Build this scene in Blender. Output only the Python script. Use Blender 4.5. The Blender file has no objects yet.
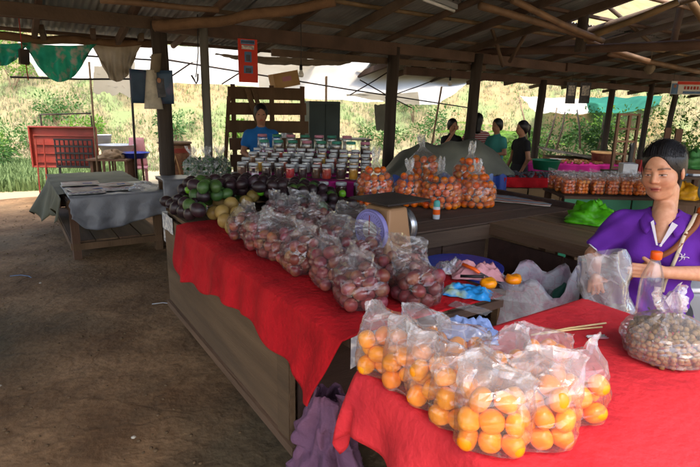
import bpy, bmesh, math, random
import numpy as np
from mathutils import Vector, Matrix, Euler, noise as mnoise
R = math.radians
rng = random.Random(7)
SC = bpy.context.scene
COL = SC.collection

# ---------------------------------------------------------------- camera
FPX, CX, CY = 510.0, 350.0, 233.5
YAW, PITCH, ROLL, CAMH = R(33.7), math.atan(123 / 510), 0.02, 1.6
_fw = np.array([math.sin(YAW) * math.cos(PITCH), math.cos(YAW) * math.cos(PITCH), -math.sin(PITCH)])
_r0 = np.array([math.cos(YAW), -math.sin(YAW), 0.0])
_u0 = np.cross(_r0, _fw)
_rt = _r0 * math.cos(ROLL) + _u0 * math.sin(ROLL)
_up = _u0 * math.cos(ROLL) - _r0 * math.sin(ROLL)
cam = bpy.data.cameras.new('camera')
cam.sensor_width = 36.0
cam.lens = FPX / 700 * 36.0
cam.clip_start, cam.clip_end = 0.05, 500
cam_o = bpy.data.objects.new('camera', cam)
COL.objects.link(cam_o)
cam_o.matrix_world = Matrix(((_rt[0], _up[0], -_fw[0], 0), (_rt[1], _up[1], -_fw[1], 0), (_rt[2], _up[2], -_fw[2], CAMH), (0, 0, 0, 1)))
SC.camera = cam_o

# ---------------------------------------------------------------- sky, sun, exposure
SUN_ELEV, SUN_AZ = R(58), R(205)          # azimuth clockwise from +Y
w = bpy.data.worlds.new('World')
SC.world = w
w.use_nodes = True
nt = w.node_tree
bg = nt.nodes['Background']
sky = nt.nodes.new('ShaderNodeTexSky')
sky.sky_type = 'NISHITA'
sky.sun_disc = False
sky.sun_elevation = SUN_ELEV
sky.sun_rotation = SUN_AZ
sky.dust_density = 4.0
sky.air_density = 1.0
sky.ozone_density = 0.6
bg.inputs['Strength'].default_value = 0.15
nt.links.new(sky.outputs[0], bg.inputs['Color'])
sl = bpy.data.lights.new('sun', 'SUN')
sl.energy = 1.0
sl.angle = R(12)
sl.color = (1.0, 0.95, 0.87)
so = bpy.data.objects.new('sun', sl)
COL.objects.link(so)
_sd = Vector((math.sin(SUN_AZ) * math.cos(SUN_ELEV), math.cos(SUN_AZ) * math.cos(SUN_ELEV), math.sin(SUN_ELEV)))
so.rotation_euler = _sd.to_track_quat('Z', 'Y').to_euler()
so.location = _sd * 30
vs = SC.view_settings
vs.view_transform = 'Standard'
vs.look = 'None'
vs.gamma = 1
vs.use_curve_mapping = False
vs.exposure = 2.1
cy = SC.cycles
cy.use_denoising = True
cy.max_bounces = 10
cy.diffuse_bounces = 4
cy.glossy_bounces = 3
cy.transmission_bounces = 6
cy.transparent_max_bounces = 18
cy.caustics_reflective = False
cy.caustics_refractive = False
cy.sample_clamp_indirect = 6

# ---------------------------------------------------------------- pixel -> world helpers
def _ray(px, py):
    return _rt * (px - CX) / FPX + _up * (CY - py) / FPX + _fw
def onz(px, py, z):
    d = _ray(px, py); t = (z - CAMH) / d[2]
    return Vector((d[0] * t, d[1] * t, z))
def ony(px, py, y):
    d = _ray(px, py); t = y / d[1]
    return Vector((d[0] * t, y, CAMH + d[2] * t))
def onx(px, py, x):
    d = _ray(px, py); t = x / d[0]
    return Vector((x, d[1] * t, CAMH + d[2] * t))
def ond(px, py, dep):
    d = _ray(px, py)
    return Vector((d[0] * dep, d[1] * dep, CAMH + d[2] * dep))
FACE_CAM = -YAW       # z rotation that makes local -Y face the camera's back direction

# ---------------------------------------------------------------- materials
def lin(c):
    if isinstance(c, str):
        c = [int(c[i:i + 2], 16) / 255 for i in (0, 2, 4)]
        return tuple((v / 12.92 if v <= .04045 else ((v + .055) / 1.055) ** 2.4) for v in c)
    return tuple(c)
MATS = {}
def mat(name, col, col2=None, scale=8, rough=.75, bump=0.0, bscale=60, metal=0, spec=.4, rand=0.0,
        detail=6, stretch=(1, 1, 1), contrast=.25, col3=None, scale3=2.5, amt3=.5, sss=0, coat=0, translucent=0, vcol=None, coords='Object'):
    m = bpy.data.materials.new(name); m.use_nodes = True
    n = m.node_tree.nodes; l = m.node_tree.links
    b = n['Principled BSDF']
    tc = n.new('ShaderNodeTexCoord')
    mp = n.new('ShaderNodeMapping'); mp.inputs['Scale'].default_value = stretch
    l.new(tc.outputs[coords], mp.inputs['Vector'])
    oi = n.new('ShaderNodeObjectInfo')
    # shift the pattern for every object so that repeats differ
    ad = n.new('ShaderNodeVectorMath'); ad.operation = 'ADD'
    ml = n.new('ShaderNodeMath'); ml.operation = 'MULTIPLY'; ml.inputs[1].default_value = 37.0
    l.new(oi.outputs['Random'], ml.inputs[0]); l.new(mp.outputs[0], ad.inputs[0]); l.new(ml.outputs[0], ad.inputs[1])
    vec = ad.outputs[0]
    c1 = lin(col); c2 = lin(col2) if col2 else tuple(v * .72 for v in c1)
    def nz(s, dt=detail):
        t = n.new('ShaderNodeTexNoise'); t.inputs['Scale'].default_value = s; t.inputs['Detail'].default_value = dt
        l.new(vec, t.inputs['Vector']); return t
    def ramp(src, lo, hi):
        r = n.new('ShaderNodeMapRange'); r.inputs['From Min'].default_value = lo; r.inputs['From Max'].default_value = hi
        l.new(src, r.inputs['Value']); return r.outputs[0]
    def mixc(f, a, bb):
        x = n.new('ShaderNodeMix'); x.data_type = 'RGBA'
        l.new(f, x.inputs[0])
        for s, v in ((6, a), (7, bb)):
            if isinstance(v, tuple): x.inputs[s].default_value = (*v, 1)
            else: l.new(v, x.inputs[s])
        return x.outputs[2]
    t1 = nz(scale)
    out = mixc(ramp(t1.outputs['Fac'], .5 - contrast, .5 + contrast), c1, c2)
    if vcol:
        at = n.new('ShaderNodeVertexColor'); at.layer_name = vcol
        x = n.new('ShaderNodeMix'); x.data_type = 'RGBA'; x.blend_type = 'MULTIPLY'; x.inputs[0].default_value = 1
        l.new(at.outputs['Color'], x.inputs[6]); l.new(out, x.inputs[7]); out = x.outputs[2]
    if col3:
        t3 = nz(scale3)
        rr = ramp(t3.outputs['Fac'], .5, .72)
        mm = n.new('ShaderNodeMath'); mm.operation = 'MULTIPLY'; mm.inputs[1].default_value = amt3
        l.new(rr, mm.inputs[0]); out = mixc(mm.outputs[0], out, lin(col3))
    if rand:
        hs = n.new('ShaderNodeHueSaturation')
        for key, a in (('Value', rand), ('Hue', rand * .06)):
            q = n.new('ShaderNodeMapRange')
            base = 1 if key == 'Value' else .5
            q.inputs['To Min'].default_value = base - a; q.inputs['To Max'].default_value = base + a
            if key == 'Hue':
                f = n.new('ShaderNodeMath'); f.operation = 'FRACT'
                g = n.new('ShaderNodeMath'); g.operation = 'MULTIPLY'; g.inputs[1].default_value = 13.7
                l.new(oi.outputs['Random'], g.inputs[0]); l.new(g.outputs[0], f.inputs[0]); l.new(f.outputs[0], q.inputs['Value'])
            else: l.new(oi.outputs['Random'], q.inputs['Value'])
            l.new(q.outputs[0], hs.inputs[key])
        l.new(out, hs.inputs['Color']); out = hs.outputs[0]
    l.new(out, b.inputs['Base Color'])
    b.inputs['Roughness'].default_value = rough
    rv = n.new('ShaderNodeMapRange'); rv.inputs['To Min'].default_value = max(.03, rough - .12); rv.inputs['To Max'].default_value = min(1, rough + .12)
    l.new(t1.outputs['Fac'], rv.inputs['Value']); l.new(rv.outputs[0], b.inputs['Roughness'])
    b.inputs['Metallic'].default_value = metal
    b.inputs['Specular IOR Level'].default_value = spec
    if sss:
        b.inputs['Subsurface Weight'].default_value = sss; b.inputs['Subsurface Radius'].default_value = (.012, .005, .003)
        b.inputs['Subsurface Scale'].default_value = 1.0
    if coat: b.inputs['Coat Weight'].default_value = coat
    if bump:
        t2 = nz(bscale, 4)
        bp = n.new('ShaderNodeBump'); bp.inputs['Strength'].default_value = bump; bp.inputs['Distance'].default_value = .02
        l.new(t2.outputs['Fac'], bp.inputs['Height']); l.new(bp.outputs[0], b.inputs['Normal'])
    if translucent:
        tr = n.new('ShaderNodeBsdfTranslucent'); l.new(out, tr.inputs['Color'])
        mx = n.new('ShaderNodeMixShader'); mx.inputs[0].default_value = translucent
        l.new(b.outputs[0], mx.inputs[1]); l.new(tr.outputs[0], mx.inputs[2])
        l.new(mx.outputs[0], n['Material Output'].inputs['Surface'])
    MATS[name] = m
    return m
def film(name, tint=(1, 1, 1), haze=.025, gloss=.05, rough=.07, bscale=26, bump=.25, fres=.55, crease=.16, tophaze=0.0):
    """thin clear plastic: mostly see-through, wrinkled gloss, milky only along creases"""
    m = bpy.data.materials.new(name); m.use_nodes = True
    n = m.node_tree.nodes; l = m.node_tree.links
    n.remove(n['Principled BSDF'])
    tc = n.new('ShaderNodeTexCoord'); oi = n.new('ShaderNodeObjectInfo')
    ml = n.new('ShaderNodeMath'); ml.operation = 'MULTIPLY'; ml.inputs[1].default_value = 23.0
    l.new(oi.outputs['Random'], ml.inputs[0])
    ad = n.new('ShaderNodeVectorMath'); l.new(tc.outputs['Object'], ad.inputs[0]); l.new(ml.outputs[0], ad.inputs[1])
    t = n.new('ShaderNodeTexNoise'); t.inputs['Scale'].default_value = bscale; t.inputs['Detail'].default_value = 2; t.inputs['Distortion'].default_value = .8
    l.new(ad.outputs[0], t.inputs['Vector'])
    # creases: ridged noise gives thin lines
    vo = n.new('ShaderNodeTexVoronoi'); vo.feature = 'DISTANCE_TO_EDGE'; vo.inputs['Scale'].default_value = bscale * .6; l.new(ad.outputs[0], vo.inputs['Vector'])
    vf = n.new('ShaderNodeTexVoronoi'); vf.inputs['Scale'].default_value = bscale * 1.1; l.new(ad.outputs[0], vf.inputs['Vector'])
    rd = n.new('ShaderNodeMapRange'); rd.inputs['From Min'].default_value = 0; rd.inputs['From Max'].default_value = .07; rd.inputs['To Min'].default_value = 1; rd.inputs['To Max'].default_value = 0
    l.new(vo.outputs['Distance'], rd.inputs['Value'])
    hsum = n.new('ShaderNodeMath'); hsum.operation = 'MULTIPLY_ADD'; hsum.inputs[1].default_value = .55; l.new(vf.outputs['Distance'], hsum.inputs[0]); l.new(t.outputs['Fac'], hsum.inputs[2])
    t2 = n.new('ShaderNodeTexNoise'); t2.inputs['Scale'].default_value = bscale * .4; l.new(ad.outputs[0], t2.inputs['Vector'])
    g2 = n.new('ShaderNodeMapRange'); g2.inputs['From Min'].default_value = .45; g2.inputs['From Max'].default_value = .65; l.new(t2.outputs['Fac'], g2.inputs['Value'])
    cr = n.new('ShaderNodeMath'); cr.operation = 'MULTIPLY'; l.new(rd.outputs[0], cr.inputs[0]); l.new(g2.outputs[0], cr.inputs[1])
    bp = n.new('ShaderNodeBump'); bp.inputs['Strength'].default_value = bump; bp.inputs['Distance'].default_value = .02
    l.new(hsum.outputs[0], bp.inputs['Height'])
    tr = n.new('ShaderNodeBsdfTransparent'); tr.inputs['Color'].default_value = (*tint, 1)
    gl = n.new('ShaderNodeBsdfGlossy'); gl.inputs['Roughness'].default_value = rough; l.new(bp.outputs[0], gl.inputs['Normal'])
    df = n.new('ShaderNodeBsdfDiffuse'); df.inputs['Color'].default_value = (.9, .9, .92, 1)
    tl = n.new('ShaderNodeBsdfTranslucent'); tl.inputs['Color'].default_value = (.9, .9, .92, 1)
    mh = n.new('ShaderNodeMixShader'); mh.inputs[0].default_value = .35
    l.new(df.outputs[0], mh.inputs[1]); l.new(tl.outputs[0], mh.inputs[2])
    hz = n.new('ShaderNodeMath'); hz.operation = 'MULTIPLY_ADD'; hz.inputs[1].default_value = crease; hz.inputs[2].default_value = haze
    l.new(cr.outputs[0], hz.inputs[0])
    # the gathered, doubled film above the fruit scatters more
    sz_ = n.new('ShaderNodeSeparateXYZ'); l.new(tc.outputs['Generated'], sz_.inputs[0])
    tz = n.new('ShaderNodeMapRange'); tz.inputs['From Min'].default_value = .5; tz.inputs['From Max'].default_value = .85; tz.inputs['To Max'].default_value = tophaze; l.new(sz_.outputs['Z'], tz.inputs['Value'])
    h2 = n.new('ShaderNodeMath'); h2.operation = 'ADD'; l.new(hz.outputs[0], h2.inputs[0]); l.new(tz.outputs[0], h2.inputs[1])
    m1 = n.new('ShaderNodeMixShader'); l.new(h2.outputs[0], m1.inputs[0]); l.new(tr.outputs[0], m1.inputs[1]); l.new(mh.outputs[0], m1.inputs[2])
    lw = n.new('ShaderNodeLayerWeight'); lw.inputs['Blend'].default_value = .18; l.new(bp.outputs[0], lw.inputs['Normal'])
    fr = n.new('ShaderNodeMapRange'); fr.inputs['To Min'].default_value = gloss; fr.inputs['To Max'].default_value = fres
    l.new(lw.outputs['Fresnel'], fr.inputs['Value'])
    m2 = n.new('ShaderNodeMixShader'); l.new(fr.outputs[0], m2.inputs[0]); l.new(m1.outputs[0], m2.inputs[1]); l.new(gl.outputs[0], m2.inputs[2])
    l.new(m2.outputs[0], n['Material Output'].inputs['Surface'])
    MATS[name] = m
    return m

# ---------------------------------------------------------------- mesh building
class MB:
    def __init__(s): s.v = []; s.f = []; s.mi = []; s.cur = 0
    def mat(s, i): s.cur = i; return s
    def add(s, vs, fs):
        o = len(s.v); s.v += [tuple(p) for p in vs]; s.f += [tuple(i + o for i in f) for f in fs]; s.mi += [s.cur] * len(fs); return s
    def box(s, c, size, rot=None, taper=1.0, jit=0.0):
        c = Vector(c); a = [q / 2 for q in size]; M = Euler(rot).to_matrix() if rot else None
        vs = []
        for z in (-1, 1):
            k = taper if z > 0 else 1
            for x, y in ((-1, -1), (1, -1), (1, 1), (-1, 1)):
                p = Vector((x * a[0] * k, y * a[1] * k, z * a[2]))
                if jit: p += Vector([rng.uniform(-jit, jit) for _ in range(3)])
                vs.append(c + (M @ p if M else p))
        return s.add(vs, [(3, 2, 1, 0), (4, 5, 6, 7), (0, 1, 5, 4), (1, 2, 6, 5), (2, 3, 7, 6), (3, 0, 4, 7)])
    def bar(s, p0, p1, w, h, twist=0.0, jit=0.0):
        """a sawn bar from p0 to p1, w across, h upright"""
        p0 = Vector(p0); p1 = Vector(p1); d = (p1 - p0).normalized()
        up = Vector((0, 0, 1)) if abs(d.z) < .95 else Vector((0, 1, 0))
        x = d.cross(up).normalized(); z = x.cross(d)
        if twist: x, z = x * math.cos(twist) + z * math.sin(twist), z * math.cos(twist) - x * math.sin(twist)
        vs = []
        for p in (p0, p1):
            for a, b in ((-1, -1), (1, -1), (1, 1), (-1, 1)):
                vs.append(p + x * (a * w / 2 + rng.uniform(-jit, jit)) + z * (b * h / 2 + rng.uniform(-jit, jit)))
        return s.add(vs, [(0, 3, 2, 1), (4, 5, 6, 7), (0, 1, 5, 4), (1, 2, 6, 5), (2, 3, 7, 6), (3, 0, 4, 7)])
    def tube(s, pts, rad, n=8, cap=True, squash=1.0):
        pts = [Vector(p) for p in pts]; m = len(pts)
        if not hasattr(rad, '__len__'): rad = [rad] * m
        o = []; x = None
        for i, p in enumerate(pts):
            d = (pts[min(i + 1, m - 1)] - pts[max(i - 1, 0)]).normalized()
            if x is None:
                x = d.cross(Vector((0, 0, 1)) if abs(d.z) < .9 else Vector((1, 0, 0))).normalized()
            else:
                x = (x - d * x.dot(d)).normalized()
            y = d.cross(x)
            o += [p + x * math.cos(2 * math.pi * k / n) * rad[i] + y * math.sin(2 * math.pi * k / n) * rad[i] * squash for k in range(n)]
        fs = [(i * n + k, i * n + (k + 1) % n, (i + 1) * n + (k + 1) % n, (i + 1) * n + k) for i in range(m - 1) for k in range(n)]
        if cap: fs += [tuple(range(n - 1, -1, -1)), tuple((m - 1) * n + k for k in range(n))]
        return s.add(o, fs)
    def lathe(s, prof, n=20, c=(0, 0, 0), M=None, sx=1, sy=1):
        c = Vector(c); vs = []; fs = []
        for r, z in prof:
            for k in range(n):
                a = 2 * math.pi * k / n
                p = Vector((r * math.cos(a) * sx, r * math.sin(a) * sy, z)); vs.append(c + (M @ p if M else p))
        for i in range(len(prof) - 1):
            for k in range(n):
                fs.append((i * n + k, i * n + (k + 1) % n, (i + 1) * n + (k + 1) % n, (i + 1) * n + k))
        s.add(vs, fs)
        if prof[0][0] > 1e-4: s.add(vs[:n], [tuple(range(n - 1, -1, -1))])
        if prof[-1][0] > 1e-4: s.add(vs[-n:], [tuple(range(n))])
        return s
    def grid(s, fn, nu, nv, thick=0.0):
        vs = [Vector(fn(i / nu, j / nv)) for j in range(nv + 1) for i in range(nu + 1)]
        fs = [(j * (nu + 1) + i, j * (nu + 1) + i + 1, (j + 1) * (nu + 1) + i + 1, (j + 1) * (nu + 1) + i) for j in range(nv) for i in range(nu)]
        return s.add(vs, fs)
    def ell(s, c, rad, n=14, m=9, rot=None):
        M = Euler(rot).to_matrix() if rot else Matrix.Identity(3)
        c = Vector(c); vs = [c + M @ Vector((0, 0, -rad[2]))]
        for j in range(1, m):
            t = math.pi * j / m - math.pi / 2
            for k in range(n):
                a = 2 * math.pi * k / n
                vs.append(c + M @ Vector((rad[0] * math.cos(t) * math.cos(a), rad[1] * math.cos(t) * math.sin(a), rad[2] * math.sin(t))))
        vs.append(c + M @ Vector((0, 0, rad[2])))
        fs = [(0, 1 + (k + 1) % n, 1 + k) for k in range(n)]
        for j in range(m - 2):
            fs += [(1 + j * n + k, 1 + j * n + (k + 1) % n, 1 + (j + 1) * n + (k + 1) % n, 1 + (j + 1) * n + k) for k in range(n)]
        fs += [(1 + (m - 2) * n + k, 1 + (m - 2) * n + (k + 1) % n, len(vs) - 1) for k in range(n)]
        return s.add(vs, fs)
    def mesh(s, name, mats, smooth=False):
        me = bpy.data.meshes.new(name); me.from_pydata(s.v, [], s.f)
        if not isinstance(mats, (list, tuple)): mats = [mats]
        for q in mats: me.materials.append(MATS[q] if isinstance(q, str) else q)
        if len(mats) > 1: me.polygons.foreach_set('material_index', s.mi)
        if smooth: me.polygons.foreach_set('use_smooth', [True] * len(me.polygons))
        me.update(); return me
    def build(s, name, mats, parent=None, smooth=False, loc=None, rotz=0.0, bevel=0.0, solid=0.0, sub=0):
        o = bpy.data.objects.new(name, s.mesh(name, mats, smooth)); COL.objects.link(o)
        if parent: o.parent = parent
        if loc is not None: o.location = loc
        if rotz: o.rotation_euler.z = rotz
        if solid:
            q = o.modifiers.new('solid', 'SOLIDIFY'); q.thickness = solid; q.offset = 0
        if sub:
            q = o.modifiers.new('sub', 'SUBSURF'); q.levels = q.render_levels = sub
        if bevel:
            q = o.modifiers.new('bevel', 'BEVEL'); q.width = bevel; q.segments = 2; q.limit_method = 'ANGLE'; q.angle_limit = R(40)
        return o
def tag(o, label=None, cat=None, group=None, kind=None):
    for k, v in (('label', label), ('category', cat), ('group', group), ('kind', kind)):
        if v: o[k] = v
    return o
def thing(name, label, cat, loc=(0, 0, 0), rotz=0.0, group=None, rot=None):
    o = bpy.data.objects.new(name, None); COL.objects.link(o); o.empty_display_size = .1
    o.location = loc; o.rotation_euler = rot if rot else (0, 0, rotz)
    return tag(o, label, cat, group)
def inst(name, mesh, loc=(0, 0, 0), rot=(0, 0, 0), scale=1.0, parent=None):
    o = bpy.data.objects.new(name, mesh); COL.objects.link(o)
    o.location = loc; o.rotation_euler = rot
    o.scale = scale if hasattr(scale, '__len__') else (scale,) * 3
    if parent: o.parent = parent
    return o
def nz(x, y, z=0.0): return mnoise.noise(Vector((x, y, z)))
def rrot(): return (rng.uniform(0, 6.28), rng.uniform(0, 6.28), rng.uniform(0, 6.28))
def smooth01(a, b, x):
    t = min(1, max(0, (x - a) / (b - a))); return t * t * (3 - 2 * t)
# ---------------------------------------------------------------- material set
mat('earth', '6f5b45', '55442f', scale=1.1, rough=.95, bump=.55, bscale=9, col3='7d7150', scale3=.5, amt3=.5, spec=.2, coords='Object')
mat('packed_dirt', '937453', '6a5036', scale=2.4, detail=10, contrast=.16, rough=.9, bump=.9, bscale=9, col3='4a4636', scale3=.9, amt3=.75, spec=.25)
mat('hill_soil', '8f8264', '6e6a4a', scale=2.2, rough=.95, bump=.8, bscale=5, col3='a5835c', scale3=.3, amt3=.7, spec=.15)
mat('grass', '7d9058', '5c7440', scale=3, rough=.7, rand=.2, translucent=.35)
mat('dry_grass', '9a9276', '7a785a', scale=3, rough=.8, rand=.15, translucent=.3)
mat('leaf', '4f7a34', '36582a', scale=5, rough=.55, rand=.2, translucent=.4)
mat('palm_leaf', '7fa63c', '527a2c', scale=5, rough=.5, translucent=.45)
mat('twig', '8a745a', '5e4b38', scale=9, rough=.9)
mat('old_wood', '6b4f3a', '43301f', scale=5, rough=.85, bump=.35, bscale=50, stretch=(1, 1, .12), contrast=.35, rand=.18)
mat('post_wood', '4c4139', '2f2822', scale=6, rough=.9, bump=.4, bscale=40, stretch=(2.5, 2.5, .15), contrast=.3)
mat('grey_post', '7a7872', '55524c', scale=6, rough=.9, bump=.35, bscale=40, stretch=(2.5, 2.5, .15), contrast=.3)
mat('roof_wood', '6c5748', '463930', scale=4, rough=.85, bump=.3, bscale=30, contrast=.35, rand=.25)
mat('bamboo', '8c7052', '62503c', scale=5, rough=.6, bump=.15, bscale=20, rand=.2)
mat('log', '83654a', '533d2b', scale=5, rough=.9, bump=.5, bscale=30, contrast=.35)
mat('tin', 'a3a7aa', '7c8083', scale=1.8, rough=.6, metal=.15, bump=.05, col3='57402f', scale3=1.3, amt3=.75)
mat('plank', '745a42', '483625', scale=4, rough=.88, bump=.35, bscale=45, stretch=(3, .25, 3), contrast=.35, rand=.14, col3='3c332b', scale3=1.6, amt3=.6)
mat('plank_x', '6b5443', '44342a', scale=4, rough=.85, bump=.35, bscale=45, stretch=(.25, 3, 3), contrast=.35, rand=.16, col3='332821', scale3=1.6, amt3=.6)
mat('table_plank', '7a6148', '57432f', scale=4, rough=.6, bump=.25, bscale=45, stretch=(3, .2, 3), contrast=.3, rand=.12, col3='3e3023', scale3=1.8, amt3=.6)
mat('dark_plank', '4a342a', '2e201a', scale=4, rough=.8, bump=.3, bscale=40, stretch=(.4, 3, 3), contrast=.3, rand=.15)
mat('ply', '9b7d57', '7c6244', scale=3, rough=.8, bump=.15, bscale=60, stretch=(.4, 2, 2), rand=.08)
mat('red_cloth', 'c41822', '980f18', scale=6, rough=.9, bump=.5, bscale=45, spec=.2, col3='7a0a12', scale3=3, amt3=.5)
mat('red_tablecloth', 'd4323a', 'b82630', scale=5, rough=.7, bump=.35, bscale=35, spec=.25, col3='a3202c', scale3=5, amt3=.7)
mat('magenta_cloth', 'b4127c', '8e0c62', scale=6, rough=.85, bump=.2, bscale=150)
mat('green_fabric', '2f9a78', '1f7a60', scale=5, rough=.85, col3='c98f8c', scale3=9, amt3=.8, translucent=.4, contrast=.15)
mat('beige_fabric', 'a89b86', '7d715e', scale=5, rough=.9, translucent=.35)
mat('white_tarp', 'e6e2d8', 'd2cdc0', scale=1.5, rough=.7, translucent=.62, col3='b8ab90', scale3=1.1, amt3=.5)
mat('grey_tarp', '77786c', '585a50', scale=3, rough=.6, bump=.3, bscale=14, col3='8f8f80', scale3=2, amt3=.5)
mat('blue_tarp', '2f55b5', '24418c', scale=3, rough=.55, bump=.2, bscale=20)
mat('blue_pale', '8fa8d8', '7088c0', scale=3, rough=.55, bump=.2, bscale=20)
mat('silver_sheet', '85888e', '5e6168', scale=2.5, rough=.42, bump=.5, bscale=12, col3='4a4a55', scale3=3, amt3=.7)
mat('dark_sheet', '56553f', '3d3c2c', scale=3, rough=.8, bump=.3, bscale=12)
mat('green_net', '4a9c86', '3a8070', scale=3, rough=.8, translucent=.5)
mat('paper', 'cfc8b8', 'b3ab9a', scale=6, rough=.9, col3='8f8a80', scale3=16, amt3=.7)
mat('paper_print', 'd6d2ca', '9a9aa0', scale=30, rough=.9, contrast=.08, bump=.1, bscale=60)
mat('red_print', 'b5423a', '8e2f2a', scale=12, rough=.8)
mat('blue_print', '6d8fb5', '49688c', scale=12, rough=.8)
mat('poster_red', 'd63a20', 'c03018', scale=3, rough=.6)
mat('poster_blue', '3c5672', '27384c', scale=5, rough=.5, col3='7a5a78', scale3=7, amt3=.7)
mat('poster_dark', '3a3c42', '55555c', scale=14, rough=.6, contrast=.1)
mat('black', '141414', '0c0c0c', rough=.5)
mat('white_paint', 'd8d8d4', 'c2c2bd', rough=.5)
mat('carton', 'b89365', '9c7a50', scale=4, rough=.85, bump=.08)
mat('cabinet_green', '2b3a38', '1e2a29', scale=3, rough=.6)
mat('red_plastic', '8e3024', '6a2419', scale=4, rough=.5, col3='6e3a2c', scale3=3, amt3=.6)
mat('blue_plastic', '2038a8', '182c8a', scale=4, rough=.3, spec=.5)
mat('green_plastic', '1f7a5a', '185f46', scale=4, rough=.4)
mat('lime_plastic', '6cd024', '50b414', scale=4, rough=.35, translucent=.4, bump=.4, bscale=30)
mat('white_plastic', 'd5d8dc', 'b9bcc2', scale=4, rough=.35, bump=.2, bscale=30)
mat('grey_plastic', '8a8f96', '6e7278', scale=4, rough=.4)
mat('basket', '7c5438', '4f3322', scale=10, rough=.8, bump=.5, bscale=60)
mat('avocado_dark', '38242c', '1e1418', scale=22, rough=.42, rand=.35, spec=.5, bump=.12, bscale=160, col3='4a3030', scale3=9, amt3=.5)
mat('avocado_green', '48682e', '2e4a20', scale=18, rough=.48, rand=.25, spec=.5, bump=.1, bscale=160, col3='6a9a3a', scale3=7, amt3=.6)
mat('lime_green', '6db52a', '4f941c', scale=18, rough=.35, rand=.2, spec=.5, bump=.08, bscale=160)
mat('pale_fruit', 'a88d4e', '8a6f38', scale=14, rough=.5, rand=.12, bump=.06, bscale=140, col3='7a5a30', scale3=20, amt3=.6)
mat('passion', '8a3c3c', '5a2228', scale=28, rough=.4, rand=.3, bump=.06, bscale=120, col3='b5824f', scale3=14, amt3=.6, sss=.05)
mat('persimmon', 'fa9c0e', 'f08406', scale=16, rough=.3, rand=.08, sss=.06, spec=.5, col3='f8b428', scale3=9, amt3=.6)
mat('tomato', 'e8730c', 'd85a08', scale=20, rough=.35, rand=.2, spec=.5, sss=.08, col3='e8a020', scale3=16, amt3=.5)
mat('longan', '9a7c4c', '75582f', scale=40, rough=.6, rand=.2)
mat('calyx', '8a6a2a', '6a4c1c', rough=.8)
mat('greens', '3f7a3a', '2c5a2a', scale=20, rough=.6, rand=.2)
mat('steel', 'b0b2b5', '8a8c90', scale=6, rough=.3, metal=.8)
mat('dark_metal', '3b3532', '2a2523', scale=5, rough=.55, metal=.4, col3='5a4030', scale3=6, amt3=.5)
mat('scale_body', 'a8815c', '8c6846', scale=3, rough=.5, col3='6e4e34', scale3=5, amt3=.4)
mat('dial', 'a09ad8', '8f88c8', scale=3, rough=.4)
mat('dial_edge', '8c86bf', '6e689f', rough=.4)
mat('ink', '20203a', '18182c', rough=.6)
mat('skin', 'ffffff', 'ead8ce', scale=55, detail=8, rough=.46, spec=.4, sss=.12, vcol='Col', bump=.03, bscale=300)
mat('skin_far', 'a8765a', '8f6248', scale=20, rough=.55)
mat('hair', '171314', '0c0a0b', scale=14, rough=.38, stretch=(6, 6, .6), bump=.25, bscale=40, spec=.4)
mat('purple_shirt', '642a9c', '522084', scale=5, rough=.85, bump=.2, bscale=350, spec=.2)
mat('white_trim', 'd8d4de', 'c4c0cc', rough=.8)
mat('brown_strap', '8c4e2c', '6e3a20', rough=.6)
mat('cream_strap', 'c8b8a0', 'a89880', rough=.8)
mat('orange_bag', 'd8641c', 'b84a12', rough=.6, scale=4)
mat('red_bag', 'a81c20', '861418', rough=.6, scale=4)
mat('trousers', '2a2c34', '1e2026', rough=.9)
mat('shoe', '1c1a1a', '121010', rough=.6)
mat('blue_shirt', '1668b0', '10528e', scale=5, rough=.85)
mat('teal_shirt', '3f8f88', '2f746e', scale=5, rough=.85)
mat('black_shirt', '18171c', '0f0e12', scale=5, rough=.85)
mat('purple_rag', '6e4d66', '503850', scale=5, rough=.95, bump=.3, bscale=120, col3='8a5a70', scale3=4, amt3=.6)
mat('pink_rag', 'd0979c', 'b37c84', scale=5, rough=.9, bump=.2, bscale=90)
mat('blue_pack', '2f96d8', '1f78c0', scale=9, rough=.35, col3='d8e05a', scale3=14, amt3=.8, bump=.3, bscale=30)
mat('orange_plastic', 'f06418', 'd85010', rough=.35)
mat('mint', '5ab0a8', '469890', rough=.5)
mat('pink_lid', 'b87888', 'a06474', rough=.45, rand=.2)
mat('green_lid', '3f8f78', '2f7864', rough=.45, rand=.2)
mat('white_lid', 'c8ccd0', 'b0b4b8', rough=.4, rand=.1)
mat('food_red', 'c8401c', '8c2010', scale=30, rough=.5, rand=.2)
mat('food_yellow', 'd8a01c', 'b07810', scale=30, rough=.5, rand=.2)
mat('food_dark', '4a2018', '2c120e', scale=30, rough=.5, rand=.3)
mat('food_brown', '7a4a28', '54301a', scale=30, rough=.5, rand=.3)
mat('bulb', 'e0e0dc', 'd0d0cc', rough=.1, spec=.6)
film('clear_film', tophaze=.07)
film('shiny_film', haze=.05, gloss=.06, rough=.07, crease=.25, tophaze=.20)
film('longan_film', haze=.16, gloss=.07, rough=.08, crease=.3, tophaze=.2)
film('milky_film', haze=.22, gloss=.06, rough=.2, bscale=22, crease=.3)
film('clear_pet', tint=(.97, .97, .985), haze=.06, gloss=.08, rough=.06, bscale=10, bump=.2, crease=.1)
film('jar_clear', tint=(.97, .98, .98), haze=.02, gloss=.10, rough=.05, bscale=6, bump=.05, crease=0)
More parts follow.
